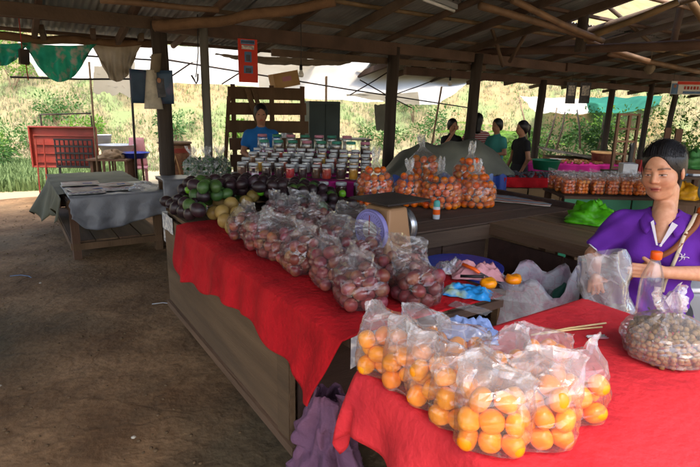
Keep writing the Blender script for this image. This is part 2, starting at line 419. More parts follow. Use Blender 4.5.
# red-and-white stripes of one person's knitted top
m = mat('striped_top', 'a02030', '8a1828', rough=.9)
n = m.node_tree.nodes; l = m.node_tree.links
wv = n.new('ShaderNodeTexWave'); wv.bands_direction = 'Z'; wv.inputs['Scale'].default_value = 9.0
tcn = n.new('ShaderNodeTexCoord'); l.new(tcn.outputs['Object'], wv.inputs['Vector'])
cr = n.new('ShaderNodeValToRGB'); cr.color_ramp.elements[0].position = .55; cr.color_ramp.elements[1].position = .6
cr.color_ramp.elements[0].color = (*lin('96202e'), 1); cr.color_ramp.elements[1].color = (*lin('d0c4c0'), 1)
l.new(wv.outputs['Fac'], cr.inputs[0]); l.new(cr.outputs[0], n['Principled BSDF'].inputs['Base Color'])
# ================================================================ SETTING
def hill_s(x, y): return .46 * x + .89 * y
def ground_z(x, y):
    s = hill_s(x, y) + 1.2 * nz(x * .12, y * .12, 3.1)
    t = max(0, s - 15.0)
    z = .62 * t * smooth01(0, 5, t) + .5 * smooth01(0, 8, t) * nz(x * .3, y * .3) + .25 * smooth01(0, 4, t) * nz(x * .9, y * .9, 5)
    return min(z, 13 + nz(x * .1, y * .1))
def terr(u, v, x0, x1, y0, y1):
    x = x0 + (x1 - x0) * u; y = y0 + (y1 - y0) * v
    return (x, y, ground_z(x, y) + .02 * nz(x * .8, y * .8) - .02)
g = MB().grid(lambda u, v: terr(u, v, -70, 90, -60, 100), 220, 220).build('ground', 'hill_soil', smooth=True)
tag(g, kind='structure')
# colour of the ground sheet by place: trodden earth on the flat, paled to bounce light under the roof, dry weedy soil on the hill
nt_ = MATS['hill_soil'].node_tree; n = nt_.nodes; l = nt_.links
tcn = n.new('ShaderNodeTexCoord'); sx = n.new('ShaderNodeSeparateXYZ'); l.new(tcn.outputs['Object'], sx.inputs[0])
old = n['Principled BSDF'].inputs['Base Color'].links[0].from_socket
vz = n.new('ShaderNodeTexNoise'); vz.inputs['Scale'].default_value = .9; vz.inputs['Detail'].default_value = 8; l.new(tcn.outputs['Object'], vz.inputs['Vector'])
vr = n.new('ShaderNodeMapRange'); vr.inputs['From Min'].default_value = .5; vr.inputs['From Max'].default_value = .6; l.new(vz.outputs['Fac'], vr.inputs['Value'])
mx = n.new('ShaderNodeMix'); mx.data_type = 'RGBA'; l.new(vr.outputs[0], mx.inputs[0]); l.new(old, mx.inputs[6]); mx.inputs[7].default_value = (*lin('737d54'), 1)
hz_ = n.new('ShaderNodeMapRange'); hz_.inputs['From Min'].default_value = .05; hz_.inputs['From Max'].default_value = .7; l.new(sx.outputs['Z'], hz_.inputs['Value'])
m2 = n.new('ShaderNodeMix'); m2.data_type = 'RGBA'; l.new(hz_.outputs[0], m2.inputs[0]); m2.inputs[6].default_value = (*lin('a39478'), 1); l.new(mx.outputs[2], m2.inputs[7])
l.new(m2.outputs[2], n['Principled BSDF'].inputs['Base Color'])
# trodden floor of the shelter, a sheet just above the ground
def floor_fn(u, v):
    x = -6 + 26 * u; y = -1 + 11.5 * v
    e = min(u, 1 - u, v * 1.0, 1 - v)
    return (x + .4 * nz(x, y, 7), y + .5 * nz(x * .7, y * .7, 9) , .012 + .016 * nz(x * 1.3, y * 1.3) + .006 * nz(x * 6, y * 6) - (.05 if e < .004 else 0))
f = MB().grid(floor_fn, 150, 80).build('dirt_floor', 'packed_dirt', smooth=True); tag(f, kind='structure')

# faint dried cracks and darker damp trails in the trodden floor
nt_ = MATS['packed_dirt'].node_tree; n = nt_.nodes; l = nt_.links
tcn = n.new('ShaderNodeTexCoord'); dn = n.new('ShaderNodeTexNoise'); dn.inputs['Scale'].default_value = 1.6; dn.inputs['Detail'].default_value = 6; l.new(tcn.outputs['Object'], dn.inputs['Vector'])
vm = n.new('ShaderNodeVectorMath'); vm.operation = 'MULTIPLY_ADD'; vm.inputs[1].default_value = (1.3, 1.3, 1.3); l.new(dn.outputs['Color'], vm.inputs[0]); l.new(tcn.outputs['Object'], vm.inputs[2])
vv = n.new('ShaderNodeTexVoronoi'); vv.feature = 'DISTANCE_TO_EDGE'; vv.inputs['Scale'].default_value = 1.5; l.new(vm.outputs[0], vv.inputs['Vector'])
crack = n.new('ShaderNodeMapRange'); crack.inputs['From Min'].default_value = .0; crack.inputs['From Max'].default_value = .05; crack.inputs['To Min'].default_value = .80; crack.inputs['To Max'].default_value = 1; l.new(vv.outputs['Distance'], crack.inputs['Value'])
fine = n.new('ShaderNodeTexNoise'); fine.inputs['Scale'].default_value = 30; fine.inputs['Detail'].default_value = 8; l.new(tcn.outputs['Object'], fine.inputs['Vector'])
fr_ = n.new('ShaderNodeMapRange'); fr_.inputs['From Min'].default_value = .35; fr_.inputs['From Max'].default_value = .7; fr_.inputs['To Min'].default_value = .82; fr_.inputs['To Max'].default_value = 1.15; l.new(fine.outputs['Fac'], fr_.inputs['Value'])
pm = n.new('ShaderNodeMath'); pm.operation = 'MULTIPLY'; l.new(crack.outputs[0], pm.inputs[0]); l.new(fr_.outputs[0], pm.inputs[1])
old = n['Principled BSDF'].inputs['Base Color'].links[0].from_socket
vs_ = n.new('ShaderNodeVectorMath'); vs_.operation = 'SCALE'; l.new(old, vs_.inputs[0]); l.new(pm.outputs[0], vs_.inputs['Scale']); l.new(vs_.outputs[0], n['Principled BSDF'].inputs['Base Color'])
ob_ = n['Bump']; ob2 = n.new('ShaderNodeBump'); ob2.inputs['Strength'].default_value = .6; ob2.inputs['Distance'].default_value = .012; l.new(pm.outputs[0], ob2.inputs['Height']); l.new(ob_.outputs[0], ob2.inputs['Normal']); l.new(ob2.outputs[0], n['Principled BSDF'].inputs['Normal'])

# ---------------------------------------------------------------- open market shelter
shed = thing('market_shelter', 'open timber market shelter with corrugated tin roof on wooden posts', 'shelter')
RK = .17
RIDGE_Y = 2.7
NEAR_EAVE = -0.55  # unseen near slope, its reach shaped to limit light on the red table
def zs(y):
    if y >= RIDGE_Y: return 2.74 + (6.3 - y) * RK
    return 2.74 + (6.3 - RIDGE_Y) * RK - (RIDGE_Y - y) * .20
# posts of the row along y = 6.3
def post(x, y, z1, wid, m, lean=(0, 0)):
    mb = MB()
    a = rng.uniform(0, .2)
    pts = [(lean[0] * t + .012 * nz(x * 3, t * 4), lean[1] * t + .012 * nz(y * 3, t * 4, 4), z1 * t) for t in np.linspace(0, 1, 7)]
    mb.tube(pts, [wid * .62 * (1 + .05 * nz(x, i)) for i in range(7)], n=9)
    o = mb.build('post', m, shed, smooth=True, loc=(x, y, 0), rotz=a); return o
post(1.56, 6.3, 2.52, .14, 'post_wood')
p = ony(206, 90, 6.15); post(p.x, 6.15, 2.60, .08, 'grey_post')
post(4.86, 6.3, 2.52, .145, 'post_wood', (.07, 0))
p = ony(470, 100, 6.3); post(p.x, 6.3, 2.55, .15, 'post_wood', (.12, 0))
p = ony(538, 110, 7.3); post(p.x, 7.3, 2.32, .13, 'post_wood', (.1, 0))
for px, py_, yy in ((607, 120, 7.4), (645, 120, 7.3), (667, 120, 7.3)):
    p = ony(px, py_, yy); post(p.x, yy, 2.45, .12, 'post_wood', (.08 if px < 660 else .35, 0))
post(13.6, 2.6, 3.0, .15, 'post_wood'); post(-2.6, 6.3, 2.52, .14, 'post_wood'); post(-2.6, .2, 2.6, .14, 'post_wood')
post(5.2, .1, 2.6, .14, 'post_wood'); post(9.0, .1, 2.6, .14, 'post_wood')
# beams along x
def beam(p0, p1, w_, h_, m='roof_wood', nm='beam', twist=0):
    return MB().bar(p0, p1, w_, h_, twist, jit=.006).build(nm, m, shed, bevel=.006)
def pole(pts, r, m='log', nm='beam', n=10, k=0.03):
    P_ = [Vector(q) for q in pts]; out = []; rr = []
    for i in range(len(P_) - 1):
        for t in np.linspace(0, 1, 7)[:-1]: out.append(P_[i].lerp(P_[i + 1], t))
    out.append(P_[-1])
    s = rng.uniform(0, 90)
    for i, q in enumerate(out):
        q += Vector((nz(i * .35, s), nz(i * .35, s, 5), nz(i * .35, s, 9))) * k
        rr.append((r if not hasattr(r, '__len__') else r[0] + (r[1] - r[0]) * i / (len(out) - 1)) * (1 + .12 * nz(i * .6, s, 3)))
    return MB().tube(out, rr, n=n).build(nm, m, shed, smooth=True)
bz = zs(6.3) - .17 - .08
beam((-6, 6.38, bz), (1.6, 6.34, bz + .02), .09, .13)
beam((1.5, 6.25, bz), (4.9, 6.25, bz - .005), .09, .17)
beam((4.7, 6.34, bz + .015), (9.2, 6.34, bz - .01), .09, .15)
beam((9.1, 6.3, bz), (20, 6.3, bz), .09, .15)
beam((3.0, 6.42, bz - .17), (7.0, 6.42, bz - .14), .06, .09)
beam((6, 7.35, zs(7.35) - .26), (20, 7.35, zs(7.35) - .26), .08, .13)
# ridge and near eave beams (overhead, behind the view)
beam((-6, RIDGE_Y, zs(RIDGE_Y) - .17), (20, RIDGE_Y, zs(RIDGE_Y) - .17), .1, .16)
beam((-6, .1, zs(.1) - .26), (14, .1, zs(.1) - .26), .09, .16)
# rafters along y
xs = [-5.2, -3.9, -2.7, -1.5, -.5, .42, 1.30, 2.15, 3.15, 4.03, 4.85, 5.75, 6.6, 7.6, 8.7, 9.8, 10.9, 12, 13.1, 14.2, 15.4, 16.6, 17.8, 19]
EAVE = lambda x: 7.75 if x < 5.2 else 8.6
for i, x in enumerate(xs):
    a = rng.uniform(-.12, .12)
    y1 = EAVE(x) - rng.uniform(.05, .3)
    p0 = (x + a, RIDGE_Y, zs(RIDGE_Y) - .115); p1 = (x - a, y1, zs(y1) - .115)
    if i % 3 == 1: pole([p0, p1], (.05, .04), 'roof_wood', 'rafter', k=.015)
    else: beam(p0, p1, .055, .10, 'roof_wood', 'rafter')
    beam((x + a, RIDGE_Y, zs(RIDGE_Y) - .115), (x, NEAR_EAVE + .1, zs(NEAR_EAVE + .1) - .115), .055, .10, 'roof_wood', 'rafter')
# purlins along x
for i, y in enumerate((7.65, 7.0, 6.25, 5.45, 4.65, 3.85, 3.05)):
    if i % 2: pole([(-6, y, zs(y) - .045), (4, y + .04, zs(y) - .045), (20, y, zs(y) - .045)], .028, 'bamboo', 'purlin', n=7, k=.012)
    else: beam((-6, y, zs(y) - .045), (20, y + rng.uniform(-.05, .05), zs(y) - .045), .06, .04, 'roof_wood', 'purlin')
beam((5.6, 8.3, zs(8.3) - .045), (20, 8.3, zs(8.3) - .045), .06, .04, 'roof_wood', 'purlin')
for y in (2.2, 1.3, .3):
    beam((-6, y, zs(y) - .045), (20, y, zs(y) - .045), .06, .04, 'roof_wood', 'purlin')
# corrugated sheets, each its own part
SHW = .78
def sheet_mesh(y0, y1, seed, lift):
    n_c, per = 11, 6
    nu, nv = n_c * per, 6
    zr = zs(y0)
    def fn(u, v):
        x = (SHW + .06) * u; y = y0 + (y1 - y0) * v
        return (x, y, zs(y) + .011 * math.sin(2 * math.pi * u * n_c) + lift + .012 * nz(x * 1.5 + seed * 3, y * .9, seed))
    return MB().grid(fn, nu, nv).mesh('roof_sheet', 'tin', True)
back_a = [sheet_mesh(5.0, 7.8, s, .0) for s in range(3)]
back_b = [sheet_mesh(5.0, 8.65, s, .0) for s in range(3)]
mid = [sheet_mesh(RIDGE_Y - .02, 5.25, s + 5, .022) for s in range(3)]
front = [sheet_mesh(NEAR_EAVE, RIDGE_Y + .1, s + 9, .03) for s in range(3)]
k = 0; x = -6.0
while x < 19.5:
    k += 1
    hole = 7.45 < x + .4 < 8.2
    inst('roof_sheet', (back_a if x < 5.2 else back_b)[k % 3], (x + rng.uniform(-.015, .015), rng.uniform(-.05, .05), (k % 2) * .006), parent=shed)
    if not hole: inst('roof_sheet', mid[k % 3], (x + rng.uniform(-.015, .015), rng.uniform(-.04, .04), (k % 2) * .006), parent=shed)
    if x < 15: inst('roof_sheet', front[k % 3], (x, rng.uniform(-.04, .04), (k % 2) * .006), parent=shed)
    x += SHW
# irregular members seen under the roof
pole([(1.5, 6.22, 2.47), ony(232, 20, 5.6), onx(335, 1, 2.95)], (.062, .05), 'log')
KY = 4.5
king = ony(581, 40, KY)
pole([(king.x, KY, 2.46), (king.x, KY, zs(KY) - .08)], .07, 'post_wood', 'king_post', k=.0)
pole([ony(480, 6, KY - .12), (king.x + .1, KY - .12, king.z + .02)], (.045, .04), 'bamboo', 'brace')
pole([ony(512, 1, KY - .25), (king.x + .15, KY - .22, king.z - .02)], (.04, .036), 'bamboo', 'brace')
tieA, tieB = onx(452, 53, 7.05), onx(720, 44, 7.0)
pole([tieA, onx(585, 49, 7.0), tieB], .06, 'roof_wood', 'tie_beam', k=.01)
pole([(king.x, KY, king.z - .02), onx(680, 1, 7.05)], (.045, .04), 'bamboo', 'brace')
pole([onx(583, 40, 7.2), ony(650, 62, 4.0)], .04, 'bamboo', 'brace')
pole([ony(609, 54, 5.4), ony(705, 73, 5.0)], .045, 'bamboo', 'brace')
pole([ony(541, 6, 5.2), ony(510, 62, 5.9)], .03, 'roof_wood', 'brace', k=.01)
pole([ony(487, 12, 5.6), ony(503, 66, 6.1)], .028, 'roof_wood', 'brace', k=.01)
pole([ony(603, 2, 4.6), ony(652, 44, 4.9)], .03, 'roof_wood', 'brace', k=.01)
pole([ony(682, 2, 3.9), ony(672, 50, 4.2)], .05, 'roof_wood', 'brace', k=.0)
pole([ony(690, 0, 3.6), ony(716, 40, 3.6)], .05, 'bamboo', 'brace', k=.0)
pole([ony(100, 0, 5.55), ony(218, 10, 5.55)], .03, 'bamboo', 'purlin', k=.01)
pole([ony(-12, 9, 6.7), ony(150, 23, 6.5)], .04, 'roof_wood', 'purlin', k=.01)
pole([ony(-10, 14, 6.9), ony(146, 27, 6.9)], .022, 'roof_wood', 'purlin', k=.01)
# eave log that carries the hung cloths, carried by the rafter ends
pole([ony(-14, 36, 7.55), ony(60, 40, 7.55), ony(152, 44, 7.55)], .05, 'log', 'eave_log')
for px in (40, 90, 137):
    p = ony(px, 40, 7.5); beam((p.x, 7.2, zs(7.2) - .12), (p.x + .05, 7.55, p.z + .02), .06, .07, 'roof_wood', 'hanger')
for px in (258, 345, 452):
    p = ony(px, 60, 7.3); beam((p.x, 6.3, 2.55), (p.x + .1, 7.8, 2.42), .05, .07, 'roof_wood', 'rafter')
# thin rails and uprights of the lean-to beyond the eave
lt = thing('lean_to_frame', 'thin pole frame of the lean-to holding the white tarpaulin', 'frame')
def rod(a, b, r=.012, m='dark_metal', nm='rail'):
    MB().tube([a, (Vector(a) + Vector(b)) / 2 + Vector((0, 0, -.015)), b], r, n=6).build(nm, m, lt, smooth=True)
rod(ony(14, 49, 7.9), ony(152, 60, 7.9)); rod(ony(10, 77, 7.9), ony(140, 79, 7.9), .014)
rod(ony(150, 57, 8.0), ony(470, 108, 8.6), .014); rod(ony(160, 62, 9.3), ony(330, 84, 9.3), .012)
rod(ony(222, 40, 8.1), ony(166, 80, 9.2)); rod(ony(260, 58, 8.2), ony(222, 84, 8.9)); rod(ony(322, 56, 8.0), ony(296, 76, 9)); rod(ony(402, 63, 7.9), ony(350, 95, 9.0)); rod(ony(455, 72, 7.9), ony(385, 98, 8.8)); rod(ony(360, 80, 8.3), ony(412, 108, 8.6))
for px, y_ in ((130, 8.2), (90, 9.0)):
    p = ony(px, 100, y_); rod((p.x, p.y, 0), (p.x + .04, p.y, 2.4), .018 if px == 130 else .016, 'dark_metal' if px == 130 else 'twig', 'upright')
p = ony(438, 100, 8.8); rod((p.x - .25, p.y, 0), (p.x + .1, p.y, 2.25), .022, 'twig', 'upright')
p = ony(326, 110, 8.6); rod((p.x, p.y, 0), (p.x, p.y, 2.3), .022, 'twig', 'upright')
# ================================================================ plants on the hill
def leaf_quad(mb, p, d, up, ln, wd):
    d = d.normalized(); s = d.cross(up).normalized() * wd
    m_ = p + d * ln * .5 + up * ln * .08
    e = p + d * ln - up * ln * .18
    mb.add([p, m_ - s, e, m_ + s], [(0, 1, 2, 3)])
def rdir(zmin=-.3):
    while True:
        v = Vector((rng.uniform(-1, 1), rng.uniform(-1, 1), rng.uniform(zmin, 1)))
        if .1 < v.length < 1: return v.normalized()
def grass_mass(name, n, region, hmin, hmax, m, label, wd=.012, nblade=5):
    mb = MB()
    for _ in range(n):
        x, y = region(); z = ground_z(x, y) - .03
        for b in range(nblade):
            h = rng.uniform(hmin, hmax); a = rng.uniform(0, 6.28); ln = rng.uniform(.1, .5) * h
            bx, by = x + rng.uniform(-.08, .08), y + rng.uniform(-.08, .08)
            dx, dy = math.cos(a), math.sin(a); w_ = wd * rng.uniform(.7, 1.5)
            p0 = Vector((bx - dy * w_, by + dx * w_, z)); p1 = Vector((bx + dy * w_, by - dx * w_, z))
            q = Vector((bx + dx * ln * .4, by + dy * ln * .4, z + h * .65)); t = Vector((bx + dx * ln, by + dy * ln, z + h))
            mb.add([p0, p1, q + (p1 - p0) * .35, q - (p1 - p0) * .35, t], [(0, 1, 2, 3), (3, 2, 4)])
    o = mb.build(name, m); tag(o, label, 'grass', kind='stuff'); return o
def hillreg():
    while True:
        d = rng.uniform(14, 26); px = rng.uniform(-60, 760); p = onz(px, 300, 0); v = Vector((p.x, p.y)).normalized() * d
        if hill_s(v.x, v.y) > 13.2: return v.x, v.y
grass_mass('dry_hill_grass', 26000, hillreg, .05, .15, 'dry_grass', 'dry straw coloured grass covering the steep hillside', wd=.009, nblade=4)
grass_mass('green_hill_grass', 14000, lambda: (lambda q: q if nz(q[0] * .5, q[1] * .5, 2) > -.05 else hillreg())(hillreg()), .05, .17, 'grass', 'green weeds scattered over the hillside behind the market', wd=.010, nblade=4)
def flatreg():
    while True:
        px = rng.choice([rng.uniform(-60, 60), rng.uniform(-60, 150), rng.uniform(380, 470), rng.uniform(470, 560)])
        d = rng.uniform(11.5, 16.5); p = onz(px, 300, 0); v = Vector((p.x, p.y)).normalized() * d
        if v.y > 9.6: return v.x, v.y
grass_mass('path_edge_grass', 3800, flatreg, .08, .30, 'grass', 'bright green grass growing along the foot of the hill', wd=.016, nblade=6)
def shrub(px, d, h, rad, label, m='leaf', nl=420):
    p = onz(px, 300, 0); v = Vector((p.x, p.y)).normalized() * d; z = ground_z(v.x, v.y)
    t = thing('shrub', label, 'shrub', (v.x, v.y, z), 0, 'shrubs on the hillside')
    st = MB()
    for k in range(4):
        e = Vector((rng.uniform(-.5, .5) * rad, rng.uniform(-.5, .5) * rad, h * rng.uniform(.5, .8)))
        st.tube([(0, 0, -.1), e * .5 + Vector((.05, 0, 0)), e], [.02, .014, .006], n=5)
    st.build('stem', 'twig', t)
    cl = MB(); cs = [(rng.uniform(-.7, .7) * rad, rng.uniform(-.7, .7) * rad, h * rng.uniform(.3, .9), rng.uniform(.25, .5) * rad) for _ in range(9)]
    for _ in range(nl):
        c = rng.choice(cs); dr = rdir(-.6)
        q = Vector(c[:3]) + dr * c[3] * rng.uniform(.5, 1.05)
        leaf_quad(cl, q, dr + Vector((0, 0, rng.uniform(-.5, .4))), rdir(.2), rng.uniform(.07, .15), rng.uniform(.018, .04))
    cl.build('crown', m, t)
for i, (px, d, h, rad) in enumerate([(15, 17.5, .9, .7), (70, 16.2, .7, .6), (78, 19, 1.0, .8), (238, 17, .8, .5), (405, 19, 1.2, .9), (440, 16, .7, .6), (505, 15.2, .8, .6),
                                      (548, 17.5, 1.6, 1.2), (590, 16, 1.2, 1.0), (40, 21, 1.2, 1.0), (-20, 19, 1.0, .8), (200, 20, .9, .7), (620, 19, 2.0, 1.6), (690, 18, 1.4, 1.4), (120, 22, 1.2, 1.0), (300, 21, 1.3, 1.1), (0, 15.6, .8, .8), (48, 18.2, .8, .9), (100, 18, .7, .7), (150, 19, .9, .9), (185, 17.2, .7, .7), (222, 19.5, .9, .9), (380, 17.5, .8, .8), (425, 18.2, 1, .9), (455, 17, .9, .8), (530, 16.4, 1, .9), (565, 19.5, 1.4, 1.3), (20, 23, 1.4, 1.3), (85, 24, 1.5, 1.3), (250, 23, 1.4, 1.2), (655, 17, 1.2, 1.2)]):
    shrub(px, d, h, rad, ('dark leafy shrub growing on the dry hillside' if i % 3 else 'bright yellow green shrub growing on the dry hillside'), 'leaf' if i % 3 else 'palm_leaf', int(300 + 250 * rad))
def palm(px, d, h, nf, fl, label, z0=None):
    p = onz(px, 300, 0); v = Vector((p.x, p.y)).normalized() * d; z = ground_z(v.x, v.y)
    t = thing('palm_plant', label, 'plant', (v.x, v.y, z), rng.uniform(0, 6), 'feathery plants on the bank')
    MB().tube([(0, 0, -.2), (.03, 0, h * .5), (0, .02, h)], [.06, .05, .04], n=7).build('trunk', 'twig', t, smooth=True)
    for k in range(nf):
        a = 2 * math.pi * k / nf + rng.uniform(-.3, .3); el = rng.uniform(.55, 1.35); L = fl * rng.uniform(.75, 1.1)
        dh = Vector((math.cos(a), math.sin(a), 0)); pts = []
        for q in np.linspace(0, 1, 9): pts.append(Vector((0, 0, h)) + dh * L * q * math.cos(el * (1 - .3 * q)) + Vector((0, 0, L * (math.sin(el) * q - .55 * q * q))))
        mb = MB(); mb.tube(pts, [.012 - .009 * q for q in np.linspace(0, 1, 9)], n=4)
        for j in range(1, 40):
            q = j / 40; i0 = int(q * 8); f_ = q * 8 - i0; pp = pts[i0].lerp(pts[min(i0 + 1, 8)], f_); dd = (pts[min(i0 + 1, 8)] - pts[i0]).normalized()
            sd = dd.cross(Vector((0, 0, 1))).normalized()
            for sg in (-1, 1):
                leaf_quad(mb, pp, dd * .7 + sd * sg + Vector((0, 0, -.15)), Vector((0, 0, 1)), L * .26 * math.sin(math.pi * (.12 + .82 * q)), .016)
        mb.build('frond', 'palm_leaf', t)
palm(487, 17.5, .25, 14, 1.9, 'feathery palm with arching fronds on the earth bank')
palm(468, 18.2, .2, 12, 1.7, 'feathery palm with arching fronds on the earth bank')
palm(510, 18.5, .2, 12, 1.6, 'feathery palm with arching fronds on the earth bank')
# bare sticks leaning on the bank
for px, py0, py1, dx in ((527, 140, 98, -8), (545, 150, 108, 12), (556, 150, 112, 9), (580, 148, 110, -3), (598, 150, 116, 6)):
    a = ond(px, py0, 13.5); b = ond(px + dx, py1, 14.2)
    o = MB().tube([(0, 0, 0), (b - a) * .5 + Vector((.05, 0, 0)), b - a], [.03, .025, .015], n=6).build('bare_pole', 'twig', None, smooth=True, loc=a)
    tag(o, 'bare grey pole leaning against the earth bank', 'pole', 'bare poles on the bank')
# ================================================================ cloths, tarpaulins and things hung under the eave
def swag(name, pl, pr_, tip, y, m, label, cat, n=5, seed=0, depth=.12):
    """cloth knotted along its upper edge, sagging to a tip (pixel marks on the plane y)"""
    A, B, T = ony(*pl, y), ony(*pr_, y), ony(*tip, y)
    def fn(u, v):
        top = A.lerp(B, u); top.z -= .03 * math.sin(math.pi * u)
        tt = max(0.0, (T - A).dot(B - A) / (B - A).length_squared)
        k = u / tt if u < tt else (1 - u) / (1 - tt)
        low = top.lerp(T, .0); low = Vector((top.x + (T.x - top.x) * (.3) * v, y, top.z + (T.z - top.z) * (.28 + .72 * math.sin(math.pi / 2 * k) ** .7) * v))
        low.y = y + depth * (math.sin(u * n * 2 * math.pi + 2 * nz(u * 3, v * 2, seed)) * .35 + nz(u * 6, v * 3, seed) * .8) * (.25 + .75 * v)
        return low
    o = MB().grid(fn, 48, 20).build(name, m, None, smooth=True)
    return tag(o, label, cat)
swag('patterned_cloth', (-40, 40), (32, 42), (0, 66), 7.48, 'green_fabric', 'short green patterned cloth hung at the end of the eave log', 'cloth', seed=2)
swag('patterned_cloth', (20, 42), (97, 44), (60, 82), 7.45, 'green_fabric', 'large green patterned cloth sagging from the eave log to a point', 'cloth', seed=5)
swag('beige_cloth', (90, 44), (142, 45), (118, 82), 7.46, 'beige_fabric', 'dirty beige cloth knotted to the eave log beside the post', 'cloth', seed=8)
def sheet4(name, P4, m, label, cat, nu=30, nv=16, amp=.06, seed=0, sag=.1, parent=None):
    a, b, c, d = [Vector(q) for q in P4]
    def fn(u, v):
        p = a.lerp(b, u).lerp(d.lerp(c, u), v)
        p.z += amp * nz(u * 5, v * 4, seed) - sag * math.sin(math.pi * u) * math.sin(math.pi * v) + amp * .4 * nz(u * 16, v * 10, seed)
        return p
    o = MB().grid(fn, nu, nv).build(name, m, parent, smooth=True)
    return tag(o, label, cat) if label else o
sheet4('tarpaulin', [(.2, 7.95, 2.42), (4.6, 7.95, 2.52), (5.4, 10.8, 2.06), (.6, 10.8, 2.08)], 'white_tarp', 'white tarpaulin stretched flat over the lean-to poles', 'tarpaulin', seed=3)
sheet4('tarpaulin', [(3.4, 7.9, 2.56), (8.6, 7.9, 2.46), (9.6, 10.3, 1.80), (4.4, 10.0, 1.84)], 'white_tarp', 'white tarpaulin sloping down beyond the tin roof near the palms', 'tarpaulin', seed=9, sag=.18)
sheet4('hanging_sheet', [ony(345, 84, 9.2), ony(418, 92, 9.0), ony(420, 106, 9.0), ony(347, 96, 9.2)], 'white_tarp', 'strip of white sheet hanging low from the lean-to edge', 'sheet', seed=12, sag=.0)
sheet4('hanging_sheet', [ony(94, 66, 8.9), ony(135, 62, 8.7), ony(133, 96, 8.7), ony(93, 92, 8.9)], 'white_tarp', 'small white sheet hanging behind the beige cloth', 'sheet', seed=15, sag=.0)
sheet4('hanging_sheet', [ony(374, 105, 8.5), ony(387, 104, 8.5), ony(385, 131, 8.5), ony(376, 130, 8.5)], 'grey_tarp', 'dark grey rag hanging beside the square post', 'rag', seed=17, sag=0, nu=8)
sheet4('rolled_sheet', [(2.7, 7.3, 2.34), (4.9, 7.3, 2.38), (4.9, 7.75, 2.40), (2.7, 7.75, 2.36)], 'beige_fabric', 'dirty rolled sheet sagging under the eave behind the red sign', 'sheet', seed=21, sag=.10)
sheet4('shade_net', [ony(520, 96, 9.6), ony(600, 100, 10), ony(606, 116, 12.4), ony(535, 112, 12.2)], 'white_tarp', 'pale sheet awning over the stall below the bank', 'awning', seed=23, sag=.15)
sheet4('shade_net', [ony(585, 98, 9.4), ony(662, 96, 9.4), ony(655, 116, 12), ony(590, 116, 12)], 'green_net', 'green shade net stretched over the back stalls', 'net', seed=25, sag=.15)

def flat(name, mb_fn, parent, m): mb = MB(); mb_fn(mb); return mb.build(name, m, parent)
# red notice hung from the beam
p0 = ony(248, 61, 6.12)
s = thing('notice_board', 'red notice hung from the roof beam with pasted papers', 'sign', (p0.x, 6.12, p0.z), R(-9))
W_, H_ = .235, .50
MB().box((0, 0, 0), (W_, .012, H_)).build('board', 'poster_red', s)
for dz, hh, ww, m in ((.215, .05, .17, 'blue_print'), (.155, .045, .15, 'paper_print')):
    MB().box((0, -.009, dz), (ww, .004, hh)).build('pasted_strip', m, s)
for dz, hh, ww in ((.045, .12, .085), (-.10, .09, .11)):
    q = MB().box((0, -.009, dz), (ww, .004, hh)).build('photo', 'blue_print', s); MB().box((0, -.013, dz - .01), (ww * .6, .003, hh * .6)).build('figure', 'poster_dark', q)
for sx_ in (-1, 1):
    MB().tube([(sx_ * .1, 0, H_ / 2 - .02), (sx_ * .1, .0, H_ / 2 + .06)], .003, n=5).build('string', 'black', s)
# strokes of writing on the blue heading strip
MB().add([(x - .006, -.0125, .225), (x + .005, -.0125, .225), (x + .005, -.0125, .207), (x - .006, -.0125, .207)] and sum([[(xx - .006, -.0125, .228), (xx + .005, -.0125, .228), (xx + .005, -.0125, .203), (xx - .006, -.0125, .203)] for xx in np.linspace(-.07, .07, 9)], []), [tuple(range(i * 4, i * 4 + 4)) for i in range(9)]).build('lettering', 'ink', s)
# curled posters nailed to the square post
p0 = ony(153, 87, 6.16)
s = thing('poster', 'curled printed poster nailed to the square post', 'poster', (p0.x, 6.19, p0.z), R(-14))
def curl(u, v, w=.44, h=.36, k=.1): return ((u - .5) * w, -k * (u - .45) ** 2 * 4 - .02 * v - .02 * math.sin(v * 3), (v - .5) * h)
MB().grid(curl, 14, 8).build('sheet', 'poster_blue', s, smooth=True, solid=.002)
MB().grid(lambda u, v: (-.10 + .20 * u * (1 - v * .5) + .05 * v, -.055 - .05 * math.sin(math.pi * u), .18 - .42 * (1 - v)), 8, 10).build('curled_back', 'paper', s, smooth=True, solid=.002)
MB().grid(lambda u, v: (.02 + .12 * u, -.075 - .01 * math.sin(3 * u), -.12 + .2 * v + .015 * u), 6, 6).build('picture', 'poster_dark', s, smooth=True)
MB().ell((.075, -.09, .07), (.022, .004, .028)).build('face', 'skin_far', s, smooth=True)
p1 = ony(155, 64, 6.1)
o = MB().grid(lambda u, v: (.11 * (u - .5) + .03 * v, -.03 * math.sin(3 * u), .2 * (v - .5) + .02 * u), 8, 8).build('paper_bag', 'beige_fabric', None, smooth=True, loc=(p1.x, 6.13, p1.z), solid=.004)
tag(o, 'crumpled pale paper pinned above the posters on the square post', 'paper')
# two dark calendars hanging from the far beam
for px in (571, 585):
    p = ony(px, 93, 7.15); s = thing('calendar', 'dark printed calendar sheet hanging under the far beam', 'calendar', (p.x, 7.15, p.z), R(-30), 'calendars under the far beam')
    MB().grid(lambda u, v: (.24 * (u - .5), .02 * math.sin(3 * u + px), .46 * (v - .5)), 6, 6).build('sheet', 'poster_dark', s, solid=.003)
    MB().grid(lambda u, v: (.17 * (u - .5), -.012 + .02 * math.sin(3 * u + px), .22 * (v - .5) + .05), 6, 6).build('print', 'paper_print', s)
    MB().tube([(0, 0, .22), (0, 0, .42)], .004, n=5).build('string', 'black', s)
